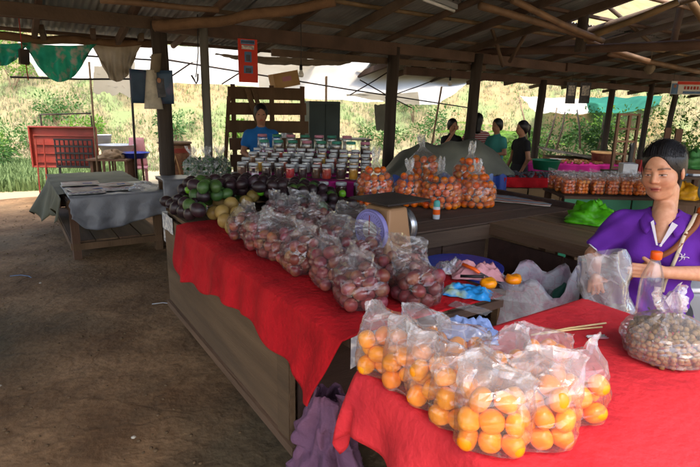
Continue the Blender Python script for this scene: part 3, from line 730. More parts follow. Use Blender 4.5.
# printed banner at the right
p = ony(690, 88, 5.2)
s = thing('banner', 'printed vinyl banner with a portrait and red and white writing', 'banner', (p.x, 5.2, p.z), R(-38))
MB().box((0, 0, 0), (.75, .01, .26)).build('sheet', 'white_paint', s)
MB().box((.05, -.007, .095), (.62, .003, .06)).build('red_band', 'poster_red', s)
MB().box((-.30, -.007, -.02), (.13, .003, .21)).build('portrait', 'blue_print', s)
MB().ell((-.30, -.012, .03), (.028, .004, .035)).build('face', 'skin_far', s, smooth=True)
MB().box((.1, -.007, -.09), (.46, .003, .05)).build('blue_band', 'blue_print', s)
mb = MB()
for k in range(7): mb.box((-.1 + k * .062, -.0075, .0), (.035 + .01 * (k % 2), .003, .06))
mb.build('lettering', 'red_print', s)
for sx_ in (-1, 1): MB().tube([(sx_ * .34, 0, .12), (sx_ * .34, 0, .42)], .004, n=5).build('string', 'black', s)
# light bulbs on long flexes
for (px, py, y_, ztop) in ((301, 72, 5.9, 2.62), (450, 82, 6.7, 2.6)):
    p = ony(px, py, y_)
    s = thing('light_bulb', 'bare unlit bulb hanging on a flex ' + ('near the carton' if px < 400 else 'by the palm fronds'), 'bulb', p)
    MB().tube([(0, 0, .06), (.004, 0, (ztop - p.z) * .5), (0, 0, ztop - p.z)], .005, n=5).build('flex', 'black', s)
    MB().lathe([(.0, .09), (.018, .085), (.02, .03), (.016, .02)], 12).build('socket', 'black', s, smooth=True)
    MB().lathe([(.014, .03), (.022, .005), (.036, -.03), (.03, -.058), (.0, -.068)], 14).build('glass', 'bulb', s, smooth=True)
# small box lamp hanging on a red cord at the eave, dangling hook, hanging sack
p = ony(24, 57, 7.3); s = thing('hanging_box', 'small dark box hanging on a red cord from the eave', 'box', p)
MB().box((0, 0, 0), (.10, .08, .17), rot=(0, .08, .2)).build('case', 'dark_metal', s, bevel=.008)
MB().tube([(-.01, 0, .08), (0, 0, .55)], .006, n=5).build('cord', 'red_print', s); MB().tube([(.01, 0, -.08), (.015, 0, -.26)], .006, n=5).build('tail', 'red_print', s)
p = ony(196, 80, 6.0); s = thing('hook', 'iron hook dangling on a cord beside the grey post', 'hook', p)
MB().tube([(.05, 0, .7), (.04, 0, .3), (0, 0, .03)], .006, n=5).build('cord', 'black', s)
MB().tube([(-.05, 0, .05), (-.02, 0, .0), (0, 0, -.04), (.02, 0, .0), (.025, 0, .07)], .01, n=6).build('iron', 'dark_metal', s, smooth=True)
p = ony(650, 67, 5.3); s = thing('hanging_bundle', 'pale cloth bundle tied up under the roof poles', 'bundle', p)
def bund(u, v):
    a = 2 * math.pi * u; r = .09 * math.sin(math.pi * (.1 + .85 * v)) * (1 + .25 * nz(math.cos(a) * 2, math.sin(a) * 2, v * 4)); return (r * math.cos(a), r * math.sin(a), .22 * v - .13)
MB().grid(bund, 18, 10).build('cloth', 'beige_fabric', s, smooth=True); MB().tube([(0, 0, .07), (0, 0, .5)], .006, n=5).build('cord', 'beige_fabric', s)
p = ony(435, 6, 4.0); s = thing('lamp_tube', 'fluorescent lamp tube fixed beside a wasp nest under the roof', 'lamp', p, R(20))
MB().box((.1, 0, .06), (.7, .05, .045)).build('fitting', 'grey_plastic', s); MB().tube([(-.22, 0, .02), (.42, 0, .02)], .016, n=8).build('tube', 'white_plastic', s, smooth=True)

# ================================================================ main fruit counter
CT = .85
ctr = thing('fruit_counter', 'long plank fruit counter with a red cloth hung down its side', 'counter', (0, 0, 0))
X0, X1, Y0, Y1 = .93, 1.72, 1.38, 3.86
# table-top boards along y
for i in range(5):
    w_ = (X1 - X0) / 5; MB().box((X0 + w_ * (i + .5), (Y0 + Y1) / 2, CT - .018), (w_ - .006, Y1 - Y0, .028), jit=.002).build('plank', 'plank', ctr)
for i in range(3):
    MB().box((X1 + .09 + .18 * i, 3.58, CT - .018), (.172, .9, .028), jit=.002).build('plank', 'plank', ctr)
# side boards
MB().box((X0 - .012, (1.80 + Y1) / 2, (.11 + CT - .035) / 2), (.022, Y1 - 1.80, CT - .145), jit=.004).build('side_board', 'plank', ctr)
MB().box((X0 - .027, 1.86, .47), (.01, .11, .70), jit=.002).build('corner_board', 'plank', ctr)
MB().box((X0 - .034, 2.8, .135), (.02, 2.1, .045), jit=.003).build('skid_board', 'plank', ctr)
MB().box(((X0 + X1) / 2, 1.80, .46), (X1 - X0 - .03, .022, .70)).build('end_board', 'dark_plank', ctr)
MB().box(((X0 + X1) / 2 + .22, Y1 - .01, .46), (X1 - X0 + .45, .022, .70)).build('end_board', 'dark_plank', ctr)
MB().box((X1 - .02, (1.80 + 3.1) / 2, .46), (.022, 1.3, .70)).build('side_board', 'dark_plank', ctr)
for (x, y) in ((X0 + .06, 3.72), (X0 + .05, 2.92), (X0 + .06, 1.95), (X1 - .07, 1.95), (X1 - .07, 3.7), (2.2, 3.7), (2.2, 3.2)):
    MB().box((x, y, .41), (.07, .07, .80), jit=.004).build('leg', 'plank', ctr)
MB().box(((X0 + X1) / 2, Y0 + .01, CT - .052), (X1 - X0, .05, .036)).build('edge_batten', 'plank_x', ctr)
for x in (X0 + .02, X1 - .03):
    MB().box((x, Y0 + .25, CT - .055), (.04, .46, .035)).build('edge_batten', 'plank', ctr)
# newspaper lining at the far corner and near corner
MB().grid(lambda u, v: (X0 - .03 - .004 * math.sin(9 * u), 3.60 + .28 * u, CT - .01 - .12 * v), 6, 4).build('newspaper', 'paper_print', ctr)
MB().grid(lambda u, v: (X0 - .028 + .18 * u, Y1 + .024 , CT - .01 - (.22 + .08 * math.sin(4 * u)) * v), 6, 4).build('newspaper', 'paper_print', ctr)
MB().grid(lambda u, v: (X0 - .02 + .12 * u, Y0 - .035 - .015 * math.sin(5 * u), CT + .0 - (.13 - .09 * u) * v), 8, 5).build('newspaper', 'paper_print', ctr, smooth=True)
# red cloth: on the top and hanging down the side with folds
def redcloth(u, v):
    y = 1.33 + (3.36 - 1.33) * u
    drop = .235 + .025 * math.sin(u * 8.5 + 1.2) + .03 * nz(u * 5, 3) + .06 * smooth01(.12, .0, u) + .06 * smooth01(.5, .95, u) - .02
    if v < .35:
        q = v / .35; x = X1 - .05 - (X1 - .05 - (X0 - .035)) * q; z = CT + .004 + .004 * nz(x * 9, y * 9)
        return (x, y + .0, z)
    q = (v - .35) / .65
    fold = .012 * math.sin(u * 52 + 3 * nz(u * 4, 1) + q) + .016 * math.sin(u * 21 + 2) + .02 * nz(u * 9, q * 2)
    dy = .13 * smooth01(.25, 0, u) * q
    return (X0 - .045 - .018 - (fold + .02) * q ** .7 * .8 - .03 * q, y + dy, CT - .004 - drop * q * (1 + .04 * math.sin(u * 30)))
MB().grid(redcloth, 150, 36).build('red_cloth', 'red_cloth', ctr, smooth=True, solid=.003)

# ================================================================ near red table
rt = thing('red_table', 'table covered with a bright red cloth in front of the counter', 'table', (0, 0, 0))
RX0, RX1, RY0, RY1 = .815, 1.93, .12, 1.12
MB().box(((RX0 + RX1) / 2, (RY0 + RY1) / 2, CT - .022), (RX1 - RX0 - .02, RY1 - RY0 - .02, .03)).build('tabletop', 'ply', rt)
for x in (RX0 + .08, RX1 - .08):
    for y in (RY0 + .08, RY1 - .1): MB().box((x, y, (CT - .04) / 2), (.055, .055, CT - .045)).build('leg', 'grey_post', rt)
MB().box(((RX0 + RX1) / 2, RY1 - .1, .40), (RX1 - RX0 - .2, .03, .06)).build('rail', 'grey_post', rt)
MB().box((RX0 + .08, (RY0 + RY1) / 2, .40), (.03, RY1 - RY0 - .2, .06)).build('rail', 'grey_post', rt)
def tcloth(u, v):
    # square cloth laid over the top; outside the rim it hangs
    x = RX0 - .22 + (RX1 - RX0 + .47) * u; y = RY0 - .3 + (RY1 - RY0 + .55) * v
    cx_, cy_ = min(max(x, RX0), RX1), min(max(y, RY0), RY1)
    ox, oy = x - cx_, y - cy_; d = math.hypot(ox, oy)
    if d < 1e-6: return (x, y, CT + .002 + .003 * nz(x * 6, y * 6) + .0025 * nz(x * 17, y * 3, 4))
    r = .03; ang = math.atan2(oy, ox)
    s_ = x + y if abs(ox) > 0 and abs(oy) > 0 else (y if abs(ox) > abs(oy) else x)
    out = r * (1 - math.exp(-d / r)) + d * .10 + (.020 * math.sin(s_ * 24) + .025 * nz(s_ * 5, 2)) * smooth01(.02, .25, d)
    k = 1 if not (abs(ox) > 0 and abs(oy) > 0) else 1.25
    return (cx_ + math.cos(ang) * out * k, cy_ + math.sin(ang) * out * k, CT + .002 - max(0, d - .012 - .2 * r) * .98)
MB().grid(tcloth, 110, 100).build('red_tablecloth', 'red_tablecloth', rt, smooth=True, solid=.003)

# ================================================================ wooden table behind (L-shaped, big dark boards)
wt = thing('plank_table', 'wide dark plank table in an L shape behind the scale', 'table', (0, 0, 0))
for i in range(6):
    MB().box((2.86, 2.52 + .24 * i, CT - .02), (2.0, .232, .035), jit=.004).build('plank', 'plank_x', wt)
for i in range(4):
    MB().box((2.87 + .21 * i, 1.42, CT - .018), (.203, 1.93, .034), jit=.004).build('plank', 'table_plank', wt)
MB().box((2.85, 2.39, CT - .06), (2.0, .03, .10)).build('apron', 'plank_x', wt)
for a, b in ((1.9, 2.36), (2.365, 2.79)):
    MB().box(((a + b) / 2, 2.43, .42), (b - a - .01, .02, .62)).build('front_board', 'dark_plank', wt)
for i in range(3):
    MB().box((2.80, 2.10 - .6 * i, .42), (.02, .59, .64)).build('front_board', 'dark_plank', wt)
MB().box((2.78, 1.45, CT - .055), (.03, 1.9, .05)).build('apron', 'plank', wt)
MB().bar((3.88, 3.30, CT + .015), (3.70, .55, CT + .015), .05, .05).build('edge_rim', 'dark_plank', wt)
for x, y in ((1.95, 2.5), (1.95, 3.7), (3.75, 3.7), (3.6, .6), (2.85, .6), (3.7, 2.3)):
    MB().box((x, y, .4), (.08, .08, .8), jit=.004).build('leg', 'plank', wt)

# ================================================================ low stall table at the left, sheeted
lt2 = thing('sheeted_table', 'low wooden stall table draped with grey plastic sheet and newspapers', 'table', (0, 0, 0))
LX0, LX1, LY0, LY1, LZ = .43, 1.36, 5.86, 8.1, .66
for x in (LX0 + .05, LX1 - .05):
    for y in (LY0 + .05, LY1 - .05): MB().box((x, y, LZ / 2 - .01), (.075, .075, LZ - .03), jit=.004).build('leg', 'old_wood', lt2)
MB().box(((LX0 + LX1) / 2, LY0 + .03, .15), (LX1 - LX0 - .03, .04, .07)).build('rail', 'old_wood', lt2)
MB().box((LX0 + .02, (LY0 + LY1) / 2, .15), (.04, LY1 - LY0 - .1, .07)).build('rail', 'old_wood', lt2)
MB().box((LX0 + .02, (LY0 + LY1) / 2, LZ - .07), (.04, LY1 - LY0 - .1, .08)).build('rail', 'old_wood', lt2)
for i in range(4): MB().box((LX0 + .12 + .23 * i, (LY0 + LY1) / 2, .195), (.215, LY1 - LY0 - .1, .02), jit=.003).build('shelf_plank', 'plank', lt2)
for i in range(4): MB().box((LX0 + .12 + .23 * i, (LY0 + LY1) / 2, LZ - .02), (.225, LY1 - LY0, .03), jit=.003).build('plank', 'plank', lt2)
for i in range(3): MB().box(((LX0 + LX1) / 2, LY1 - .02, .27 + .13 * i), (LX1 - LX0, .02, .12)).build('back_board', 'dark_plank', lt2)
MB().grid(lambda u, v: (LX0 - .05 + (LX1 - LX0 + .05) * u, LY0 + .3 + (LY1 - LY0 - .3) * v, LZ + .012 + .012 * nz(u * 6, v * 9)), 20, 30).build('dark_cover', 'dark_sheet', lt2, smooth=True)
def silver(u, v):
    x = LX0 + .02 + (LX1 + .03 - LX0) * u
    if v < .4: return (x, LY0 + .95 * (1 - v / .4) - .03 * v / .4, LZ + .022 + .01 * nz(u * 9, v * 9))
    q = (v - .4) / .6
    hem = .30 + .05 * math.sin(u * 5) - .09 * smooth01(.15, 0, u)
    return (x + .02 * nz(q * 4, u * 3), LY0 - .035 - .03 * q - .018 * math.sin(u * 24 + q * 2) * q - .02 * nz(u * 8, q * 4) * q, LZ + .02 - hem * q)
MB().grid(silver, 90, 30).build('plastic_sheet', 'silver_sheet', lt2, smooth=True, solid=.002)
def sidecover(u, v):
    y = LY0 - .02 + 1.9 * u; q = v; hem = .22 + .22 * smooth01(.25, .8, u) + .05 * math.sin(u * 20)
    return (LX0 - .05 - .05 * q - .03 * math.sin(u * 30) * q - .18 * q * smooth01(.55, .9, u), y, LZ + .015 - hem * q)
MB().grid(sidecover, 50, 12).build('side_cover', 'dark_sheet', lt2, smooth=True, solid=.002)
for (x, y, w_, d_, a, m) in ((.70, 6.25, .42, .30, .1, 'paper'), (.66, 6.75, .40, .34, -.05, 'paper'), (1.02, 6.15, .44, .24, .03, 'paper_print'), (.64, 6.0, .36, .14, .02, 'paper_print'), (1.0, 6.5, .34, .26, .2, 'paper')):
    s = thing('newspaper', 'flattened printed paper sheet with red bands on the low sheeted table', 'paper', (x, y, LZ + .04), a, 'papers on the low table')
    MB().grid(lambda u, v: (w_ * (u - .5), d_ * (v - .5), .008 * nz(u * 4 + x * 9, v * 4)), 8, 8).build('sheet', m, s, smooth=True, solid=.003)
    for k in (-.3, .1, .38): MB().grid(lambda u, v: (w_ * (u - .5) * .96, d_ * (k + .06 * v), .004 + .008 * nz(u * 4 + x * 9, (k + .5) * 4)), 8, 1).build('red_band', 'red_print', s, smooth=True)
    MB().grid(lambda u, v: (w_ * (.05 + .25 * u), d_ * (-.2 + .25 * v), .004 + .008 * nz((.55 + .25 * u) * 4 + x * 9, (.3 + .25 * v) * 4)), 4, 4).build('picture', 'blue_print', s, smooth=True)
# crumpled clear plastic on that table's corner
def crumple(name, c, r, m, label, cat, seed, h=.5, nu=28, nv=14, rough_=.35, parent=None):
    c = Vector(c)
    def fn(u, v):
        a = 2 * math.pi * u; t = v * math.pi / 2
        k = 1 + rough_ * nz(math.cos(a) * 1.6 + seed, math.sin(a) * 1.6, v * 3) + rough_ * .6 * nz(math.cos(a) * 5 + seed, math.sin(a) * 5, v * 8)
        return (r * math.cos(a) * math.cos(t) * k, r * math.sin(a) * math.cos(t) * k, max(.003, h * r * math.sin(t) * k * 2))
    o = MB().grid(fn, nu, nv).build(name, m, parent, smooth=True, loc=c)
    return tag(o, label, cat) if label else o
crumple('plastic_wrap', (1.22, 6.05, LZ + .03), .15, 'milky_film', 'crumpled clear plastic on the corner of the low table', 'plastic', 4, h=.25)

# ================================================================ table with bagged greens, between the posts
gt = thing('side_table', 'narrow plank table holding the bags of greens', 'table', (0, 0, 0))
for i in range(3): MB().box((1.86, 5.83 + .13 * i, .80), (.96, .125, .03), jit=.002).build('plank', 'plank_x', gt)
MB().box((1.86, 5.775, .75), (.9, .02, .07)).build('apron', 'plank_x', gt)
for x in (1.42, 2.2):
    for y in (5.82, 6.05): MB().box((x, y, .39), (.06, .06, .78)).build('leg', 'old_wood', gt)
MB().grid(lambda u, v: (1.36 + 1.0 * u, (6.12 - .36 * v / .4 if v < .4 else 5.745 - .02 * math.sin(u * 22) * (v - .4) - .02 * nz(u * 8, v * 4)), (.822 + .006 * nz(u * 9, v * 9) if v < .4 else .82 - (.30 + .04 * math.sin(u * 6)) * (v - .4) / .6)), 50, 24).build('plastic_sheet', 'silver_sheet', gt, smooth=True, solid=.002)
# jar stand table
jt = thing('jar_table', 'table draped in magenta cloth carrying the rows of jars', 'table', (0, 0, 0))
JO = ond(300, 188, 4.55); JO.z = 0
jt.location = JO; jt.rotation_euler.z = FACE_CAM - R(3)
JZ = .82
for i in range(5): MB().box((0.06, .12 + .30 * i, JZ - .02), (1.62, .29, .03), jit=.003).build('plank', 'plank_x', jt)
for x in (-.66, .78):
    for y in (.05, 1.3): MB().box((x, y, JZ / 2 - .02), (.06, .06, JZ - .04)).build('leg', 'old_wood', jt)
STEP = [(0.17, .98), (.38, 1.01), (.59, 1.04), (.80, 1.07), (1.02, 1.11), (1.22, 1.16)]
def jcloth(u, v):
    x = -.62 + 1.26 * u
    y = .05 + (.003 + .012 * math.sin(u * 26)) ; z = .98 - .16 * v
    return (x, y - .01 * v - .02 * v * abs(math.sin(u * 17)), z)
MB().grid(jcloth, 50, 6).build('magenta_cloth', 'magenta_cloth', jt, smooth=True, solid=.003)
MB().grid(lambda u, v: (.12 + .58 * u, -.16 + .20 * v, JZ + .004 + .003 * nz(u * 8, v * 4)), 16, 6).build('magenta_cloth', 'magenta_cloth', jt, smooth=True)
MB().grid(lambda u, v: (.12 + .58 * u, -.165 - .01 * math.sin(u * 20) * v, JZ + .003 - .14 * v), 16, 4).build('magenta_cloth', 'magenta_cloth', jt, smooth=True)
for k, (y, z) in enumerate(STEP):
    MB().box((.0, y, z - .012), (1.24, .20, .018)).build('step_board', 'magenta_cloth', jt)
for sx_ in (-.6, .6): MB().box((sx_, .70, .90), (.02, 1.2, .14)).build('step_side', 'old_wood', jt)
# jars
def jar_protos():
    out = []
    for lid in ('white_lid', 'green_lid', 'pink_lid'):
        gl = MB().lathe([(.0, .004), (.043, .004), (.047, .012), (.047, .105), (.044, .118), (.040, .122)], 14).mesh('glass', 'jar_clear', True)
        ld = MB().lathe([(.0, .1425), (.040, .142), (.044, .138), (.044, .118), (.040, .118)], 14).mesh('lid', lid, True)
        out.append((gl, ld))
    fd = {m: MB().lathe([(.0, .008), (.040, .009), (.042, .014), (.042, .094), (.035, .102), (0, .104)], 10).mesh('contents', m, True) for m in ('food_red', 'food_yellow', 'food_dark', 'food_brown', 'paper_print')}
    return out, fd
JP, JF = jar_protos()
jm = jt.matrix_basis if False else Matrix.Translation(JO) @ Matrix.Rotation(FACE_CAM - R(3), 4, 'Z')
def jar(x, y, z, lid, food, scale=1.0, label=None, group='jars on the stepped stand'):
    p = jm @ Vector((x, y, z))
    t = thing('jar', label or ('small clear jar with white lid in the %s row of the stepped stand' % ROWN if lid == 0 else ('clear jar with %s lid in the back rows of the stand' % ('green' if lid == 1 else 'pink'))), 'jar', p, rng.uniform(0, 6), group)
    t.scale = (scale,) * 3
    inst('glass', JP[lid][0], parent=t); inst('lid', JP[lid][1], parent=t)
    if food: inst('contents', JF[food], parent=t)
for k, (y, z) in enumerate(STEP):
    ROWN = ['front', 'second', 'third', 'fourth', '', ''][k]
    if k < 4:
        for i in range(11):
            jar(-.57 + .114 * i + rng.uniform(-.014, .014), y + rng.uniform(-.03, .03), z, 0, rng.choice(['food_dark', 'food_brown', 'food_dark', 'food_red', 'paper_print', 'food_yellow']) if rng.random() < .9 else None, rng.uniform(.92, 1.0))
    else:
        for i in range(8 if k == 4 else 7):
            jar(-.60 + .155 * i + rng.uniform(-.008, .008) + (.06 if k == 4 else 0), y, z, [1, 2][(i + k) % 2] if i % 4 != 1 else 1, 'food_dark' if k == 4 and i % 2 else None, 1.18)
for x, f_, lb in ((.05, 'food_red', 'jar of orange red pickles in front of the magenta riser, left of the yellow one'), (.21, 'food_yellow', 'jar of yellow pickles standing in front of the magenta riser'), (.37, 'food_dark', 'jar of dark brown paste in front of the magenta riser'), (.53, 'food_brown', 'jar of light brown paste at the end of the magenta riser'), (-.10, 'food_red', 'half hidden jar of red chilli in front of the magenta riser')):
    jar(x, -.02, JZ + .006, 0, f_, 1.12, lb, 'jars before the riser')
# ================================================================ fruit
def fruit_mesh(name, m, r, squash=1.0, lobes=0, ptip=0.0, bumpy=0.0, n=16, mm=11, dent=.0, calyx=None, seed=0):
    mb = MB(); vs = []
    mb.ell((0, 0, 0), (r, r, r * squash), n, mm)
    V = []
    for v in mb.v:
        p = Vector(v); a = math.atan2(p.y, p.x); h = p.z / (r * squash)
        k = 1 + (.035 * math.cos(lobes * a) if lobes else 0) * (1 - h * h) + bumpy * nz(p.x / r * 1.5 + seed, p.y / r * 1.5, p.z / r * 1.5)
        p.x *= k; p.y *= k
        if ptip: p.x *= 1 - ptip * max(0, h); p.y *= 1 - ptip * max(0, h)
        if dent and abs(h) > .75: p.z -= math.copysign(dent * r * (abs(h) - .75) * 4, h)
        V.append(tuple(p))
    mb.v = V
    mats = [m]
    if calyx:
        mats.append(calyx); mb.mat(1)
        for q in range(4):
            a = q * math.pi / 2; c, s_ = math.cos(a), math.sin(a); z = r * squash * .93
            mb.add([(0, 0, z + .002), (c * r * .2 - s_ * r * .2, s_ * r * .2 + c * r * .2, z + .001), (c * r * .36, s_ * r * .36, z - r * .02), (c * r * .2 + s_ * r * .2, s_ * r * .2 - c * r * .2, z + .001)], [(0, 3, 2, 1)])
        mb.tube([(0, 0, z), (0, 0, z + r * .18)], r * .07, n=5)
    return mb.mesh(name, mats, True)
PERS = [fruit_mesh('persimmon', 'persimmon', .0285, .9, 4, 0, .03, 18, 12, .12, None, s) for s in range(4)]
PASS = [fruit_mesh('passion_fruit', 'passion', .0285, 1.04, 0, 0, .05, 14, 10, 0, None, s) for s in range(3)]
TOMA = [fruit_mesh('tomato', 'tomato', .030, .92, 0, 0, .05, 12, 8, .05, None, s) for s in range(3)]
AVOD = [fruit_mesh('avocado', 'avocado_dark', .044, 1.2, 0, .16, .05, 16, 11, 0, None, s) for s in range(3)]
AVOG = [fruit_mesh('avocado', 'avocado_green', .043, 1.16, 0, .16, .05, 16, 11, 0, None, s) for s in range(2)]
LIME = [fruit_mesh('lime', 'lime_green', .032, 1.08, 0, 0, .03, 14, 10)]
PALE = [fruit_mesh('pale_fruit', 'pale_fruit', .052, .95, 0, .1, .04, 18, 12, .08, None, s) for s in range(2)]

# ---- heap of avocados at the far end of the counter
def heap_h(x, y):
    ex = min(smooth01(.90, 1.12, x), smooth01(2.30, 2.02, x)); ey = min(smooth01(3.06, 3.38, y), smooth01(4.05, 3.78, y))
    if x > 1.75: ey = min(smooth01(3.16, 3.4, y), smooth01(4.05, 3.78, y))
    return (.185 if x < 1.5 else .185 - .085 * smooth01(1.5, 2.1, x)) * min(ex, 1) * min(ey, 1) + (.03 if ex > .02 and ey > .02 else 0)
PALEPX = ((214, 213), (225, 221), (233, 227), (219, 203), (238, 213), (231, 204), (243, 222), (246, 202), (253, 196), (222, 212))
PALEP = [onz(px, py, CT + .05 + (.05 if i in (5, 7) else 0) + (.03 if i in (4, 9) else 0) + (.07 if i == 8 else 0)) for i, (px, py) in enumerate(PALEPX)]
nA = 0
for layer in range(4):
    z = CT + .042 + layer * .057
    y = 3.10 + .04 * (layer % 2)
    row = 0
    while y < 4.02:
        x = .97 + (.042 if row % 2 else 0) + .02 * (layer % 2)
        while x < 2.26:
            hx = heap_h(x, y)
            if CT + hx > z - .02 and CT + hx - z < .075 and min((Vector((x, y)) - q.xy).length for q in PALEP) > .085 and not (y < 3.27 and x < 1.5) and not (1.12 < x < 1.45 and y < 3.36):
                r_ = rng.random(); jx, jy = rng.uniform(-.012, .012), rng.uniform(-.012, .012)
                if nz(x * 3.1, y * 3.1, 4) + rng.uniform(-.25, .25) > .2 and r_ < .85:
                    o = inst('avocado', rng.choice(AVOG), (x + jx, y + jy, z + rng.uniform(-.006, .006)), rrot(), rng.uniform(.9, 1.1)); tag(o, 'green avocado in the big heap at the end of the counter', 'avocado', 'green avocados in the heap')
                elif r_ < .06 and layer:
                    o = inst('lime', LIME[0], (x + jx, y + jy, z + .01), rrot(), rng.uniform(.9, 1.15)); tag(o, 'small bright green lime among the avocados', 'lime', 'limes in the heap')
                else:
                    o = inst('avocado', rng.choice(AVOD), (x + jx, y + jy, z + rng.uniform(-.006, .006)), rrot(), rng.uniform(.86, 1.1)); tag(o, 'dark purple avocado in the big heap at the end of the counter', 'avocado', 'dark avocados in the heap')
                nA += 1
            x += .086
        y += .076; row += 1
# ---- pale brown round fruits in front of them
for i, p in enumerate(PALEP):
    o = inst('pale_fruit', PALE[i % 2], p, rrot(), rng.uniform(.92, 1.08)); tag(o, 'pale tan round fruit between the avocados and the passion fruit bags', 'fruit', 'pale round fruits')
p = onz(203, 212, CT + .03)
for _ in range(1): crumple('price_tag', p, .045, 'paper_print', 'crumpled white paper tag lying by the avocados', 'paper', 2, h=.4)

# ================================================================ plastic bags
def bag_flat(w_, d_, h_, seed, m='clear_film', lean=(0, 0), fill=.62, fold=.0):
    """open-topped clear bag: boxy full base, flattened wavy mouth"""
    nu, nv = 30, 18; rr = random.Random(seed); ph = rr.uniform(0, 6); JT = [[rr.uniform(-1, 1) for _ in range(3)] for _ in range((nu + 1) * (nv + 1))]
    def fn(u, v):
        a = 2 * math.pi * u; jt_ = JT[int(round(v * nv)) * (nu + 1) + int(round(u * nu)) % nu]; u += jt_[0] * .25 / nu * (0 < v < 1); a = 2 * math.pi * u
        if v < .10:
            q = v / .10; A = w_ / 2 * (.15 + .83 * q); B = d_ / 2 * (.15 + .83 * q); z = .002 + .012 * q * q; flatk = 0
        else:
            t = (v - .10) / .90; z = .014 + (h_ - .014) * t
            flatk = smooth01(fill - .12, 1.0, t)
            A = w_ / 2 * (.98 + .08 * math.sin(math.pi * min(1, t / fill)) + .10 * flatk); B = d_ / 2 * (.98 + .10 * math.sin(math.pi * min(1, t / fill))) * (1 - flatk) + .004 * flatk
        e = 2 / 3.2 if flatk < .5 else 2 / 2.2
        ca, sa = math.cos(a), math.sin(a)
        x = A * math.copysign(abs(ca) ** e, ca); y = B * math.copysign(abs(sa) ** e, sa)
        t = v
        wr = .0055 * (.6 + 1.6 * t)
        x += wr * nz(x * 24 + seed, y * 24, z * 20); y += wr * 1.4 * nz(x * 22 + seed * 2, y * 30, z * 18 + 5)
        if flatk > 0:
            y += flatk * (.022 * math.sin(x * 26 + ph) + .012 * math.sin(x * 60 + ph * 2)) 
            z += flatk * (.012 * math.sin(x * 18 + ph) + .010 * nz(x * 16, seed))
            if fold: y += -fold * flatk ** 2; z -= .5 * fold * flatk ** 3
        x += lean[0] * t * t; y += lean[1] * t * t
        k_ = .0016 + .0035 * smooth01(.6, .85, v)
        return (x + jt_[1] * k_, y + jt_[2] * k_, z + jt_[0] * k_ * .6)
    return MB().grid(fn, nu, nv).mesh('bag', m, False)
def bag_knot(r, h_, seed, m='clear_film', neck=.80, neckr=.018, tuft=.045):
    nu, nv = 44, 30; rr = random.Random(seed); ph = rr.uniform(0, 6); lx, ly = rr.uniform(-.03, .03), rr.uniform(-.03, .03)
    def fn(u, v):
        a = 2 * math.pi * u; z = h_ * v
        if v < .08: R_ = r * (.2 + .75 * (v / .08) ** .6); z = .003 + h_ * .05 * (v / .08) ** 2
        elif v < neck:
            t = (v - .08) / (neck - .08); R_ = r * (.95 + .12 * math.sin(math.pi * min(1, t * 1.5)))
            R_ = R_ * (1 - smooth01(.55, 1, t)) + neckr * smooth01(.55, 1, t); z = h_ * (.05 + (neck - .05) * t ** .95)
        else:
            t = (v - neck) / (1 - neck); R_ = neckr + (tuft - neckr) * t ** .8
        pl = (.10 * smooth01(.4, neck, v) + .03) if v < neck else .35
        R_ *= 1 + pl * math.sin(a * 11 + ph + 3 * v) * (1 if v > .4 else .4) + .09 * nz(math.cos(a) * 2 + seed, math.sin(a) * 2, v * 5)
        x = R_ * math.cos(a); y = R_ * math.sin(a) * .92
        if v > neck:
            t = (v - neck) / (1 - neck); y *= 1 - .55 * t; z += .02 * math.sin(3 * a + ph) * t
        k = smooth01(.5, 1, v); e = .035 * r; return (x + lx * k + e * nz(x * 90 + seed, y * 90, z * 90), y + ly * k + e * nz(x * 90, y * 90 + seed, z * 90), z)
    return MB().grid(fn, nu, nv).mesh('bag', m, False)
def pack(N, w_, d_, r, seed, it=140):
    """let N balls settle in a box"""
    g = np.random.default_rng(seed); P = np.column_stack([g.uniform(-w_ / 2 + r, w_ / 2 - r, N), g.uniform(-d_ / 2 + r, d_ / 2 - r, N), r + g.uniform(0, .22, N)])
    for k in range(it):
        P[:, 2] -= .0025
        for _ in range(2):
            D = P[:, None] - P[None]; L = np.linalg.norm(D, axis=-1) + np.eye(N); ov = np.clip(2 * r - L, 0, None) * (1 - np.eye(N))
            P += (D / L[..., None] * ov[..., None] * .32).sum(1)
            P[:, 0] = np.clip(P[:, 0], -w_ / 2 + r, w_ / 2 - r); P[:, 1] = np.clip(P[:, 1], -d_ / 2 + r, d_ / 2 - r); P[:, 2] = np.maximum(P[:, 2], r)
    return P
def fill_fruit(M, N, w_, d_, r, meshes, name, label, cat, group, seed):
    for q in pack(N, w_, d_, r, seed):
        o = inst(name, rng.choice(meshes), M @ Vector(q), rrot(), [rng.uniform(.93, 1.05), rng.uniform(.93, 1.05), rng.uniform(.88, 1.02)]); tag(o, label, cat, group)
    return N

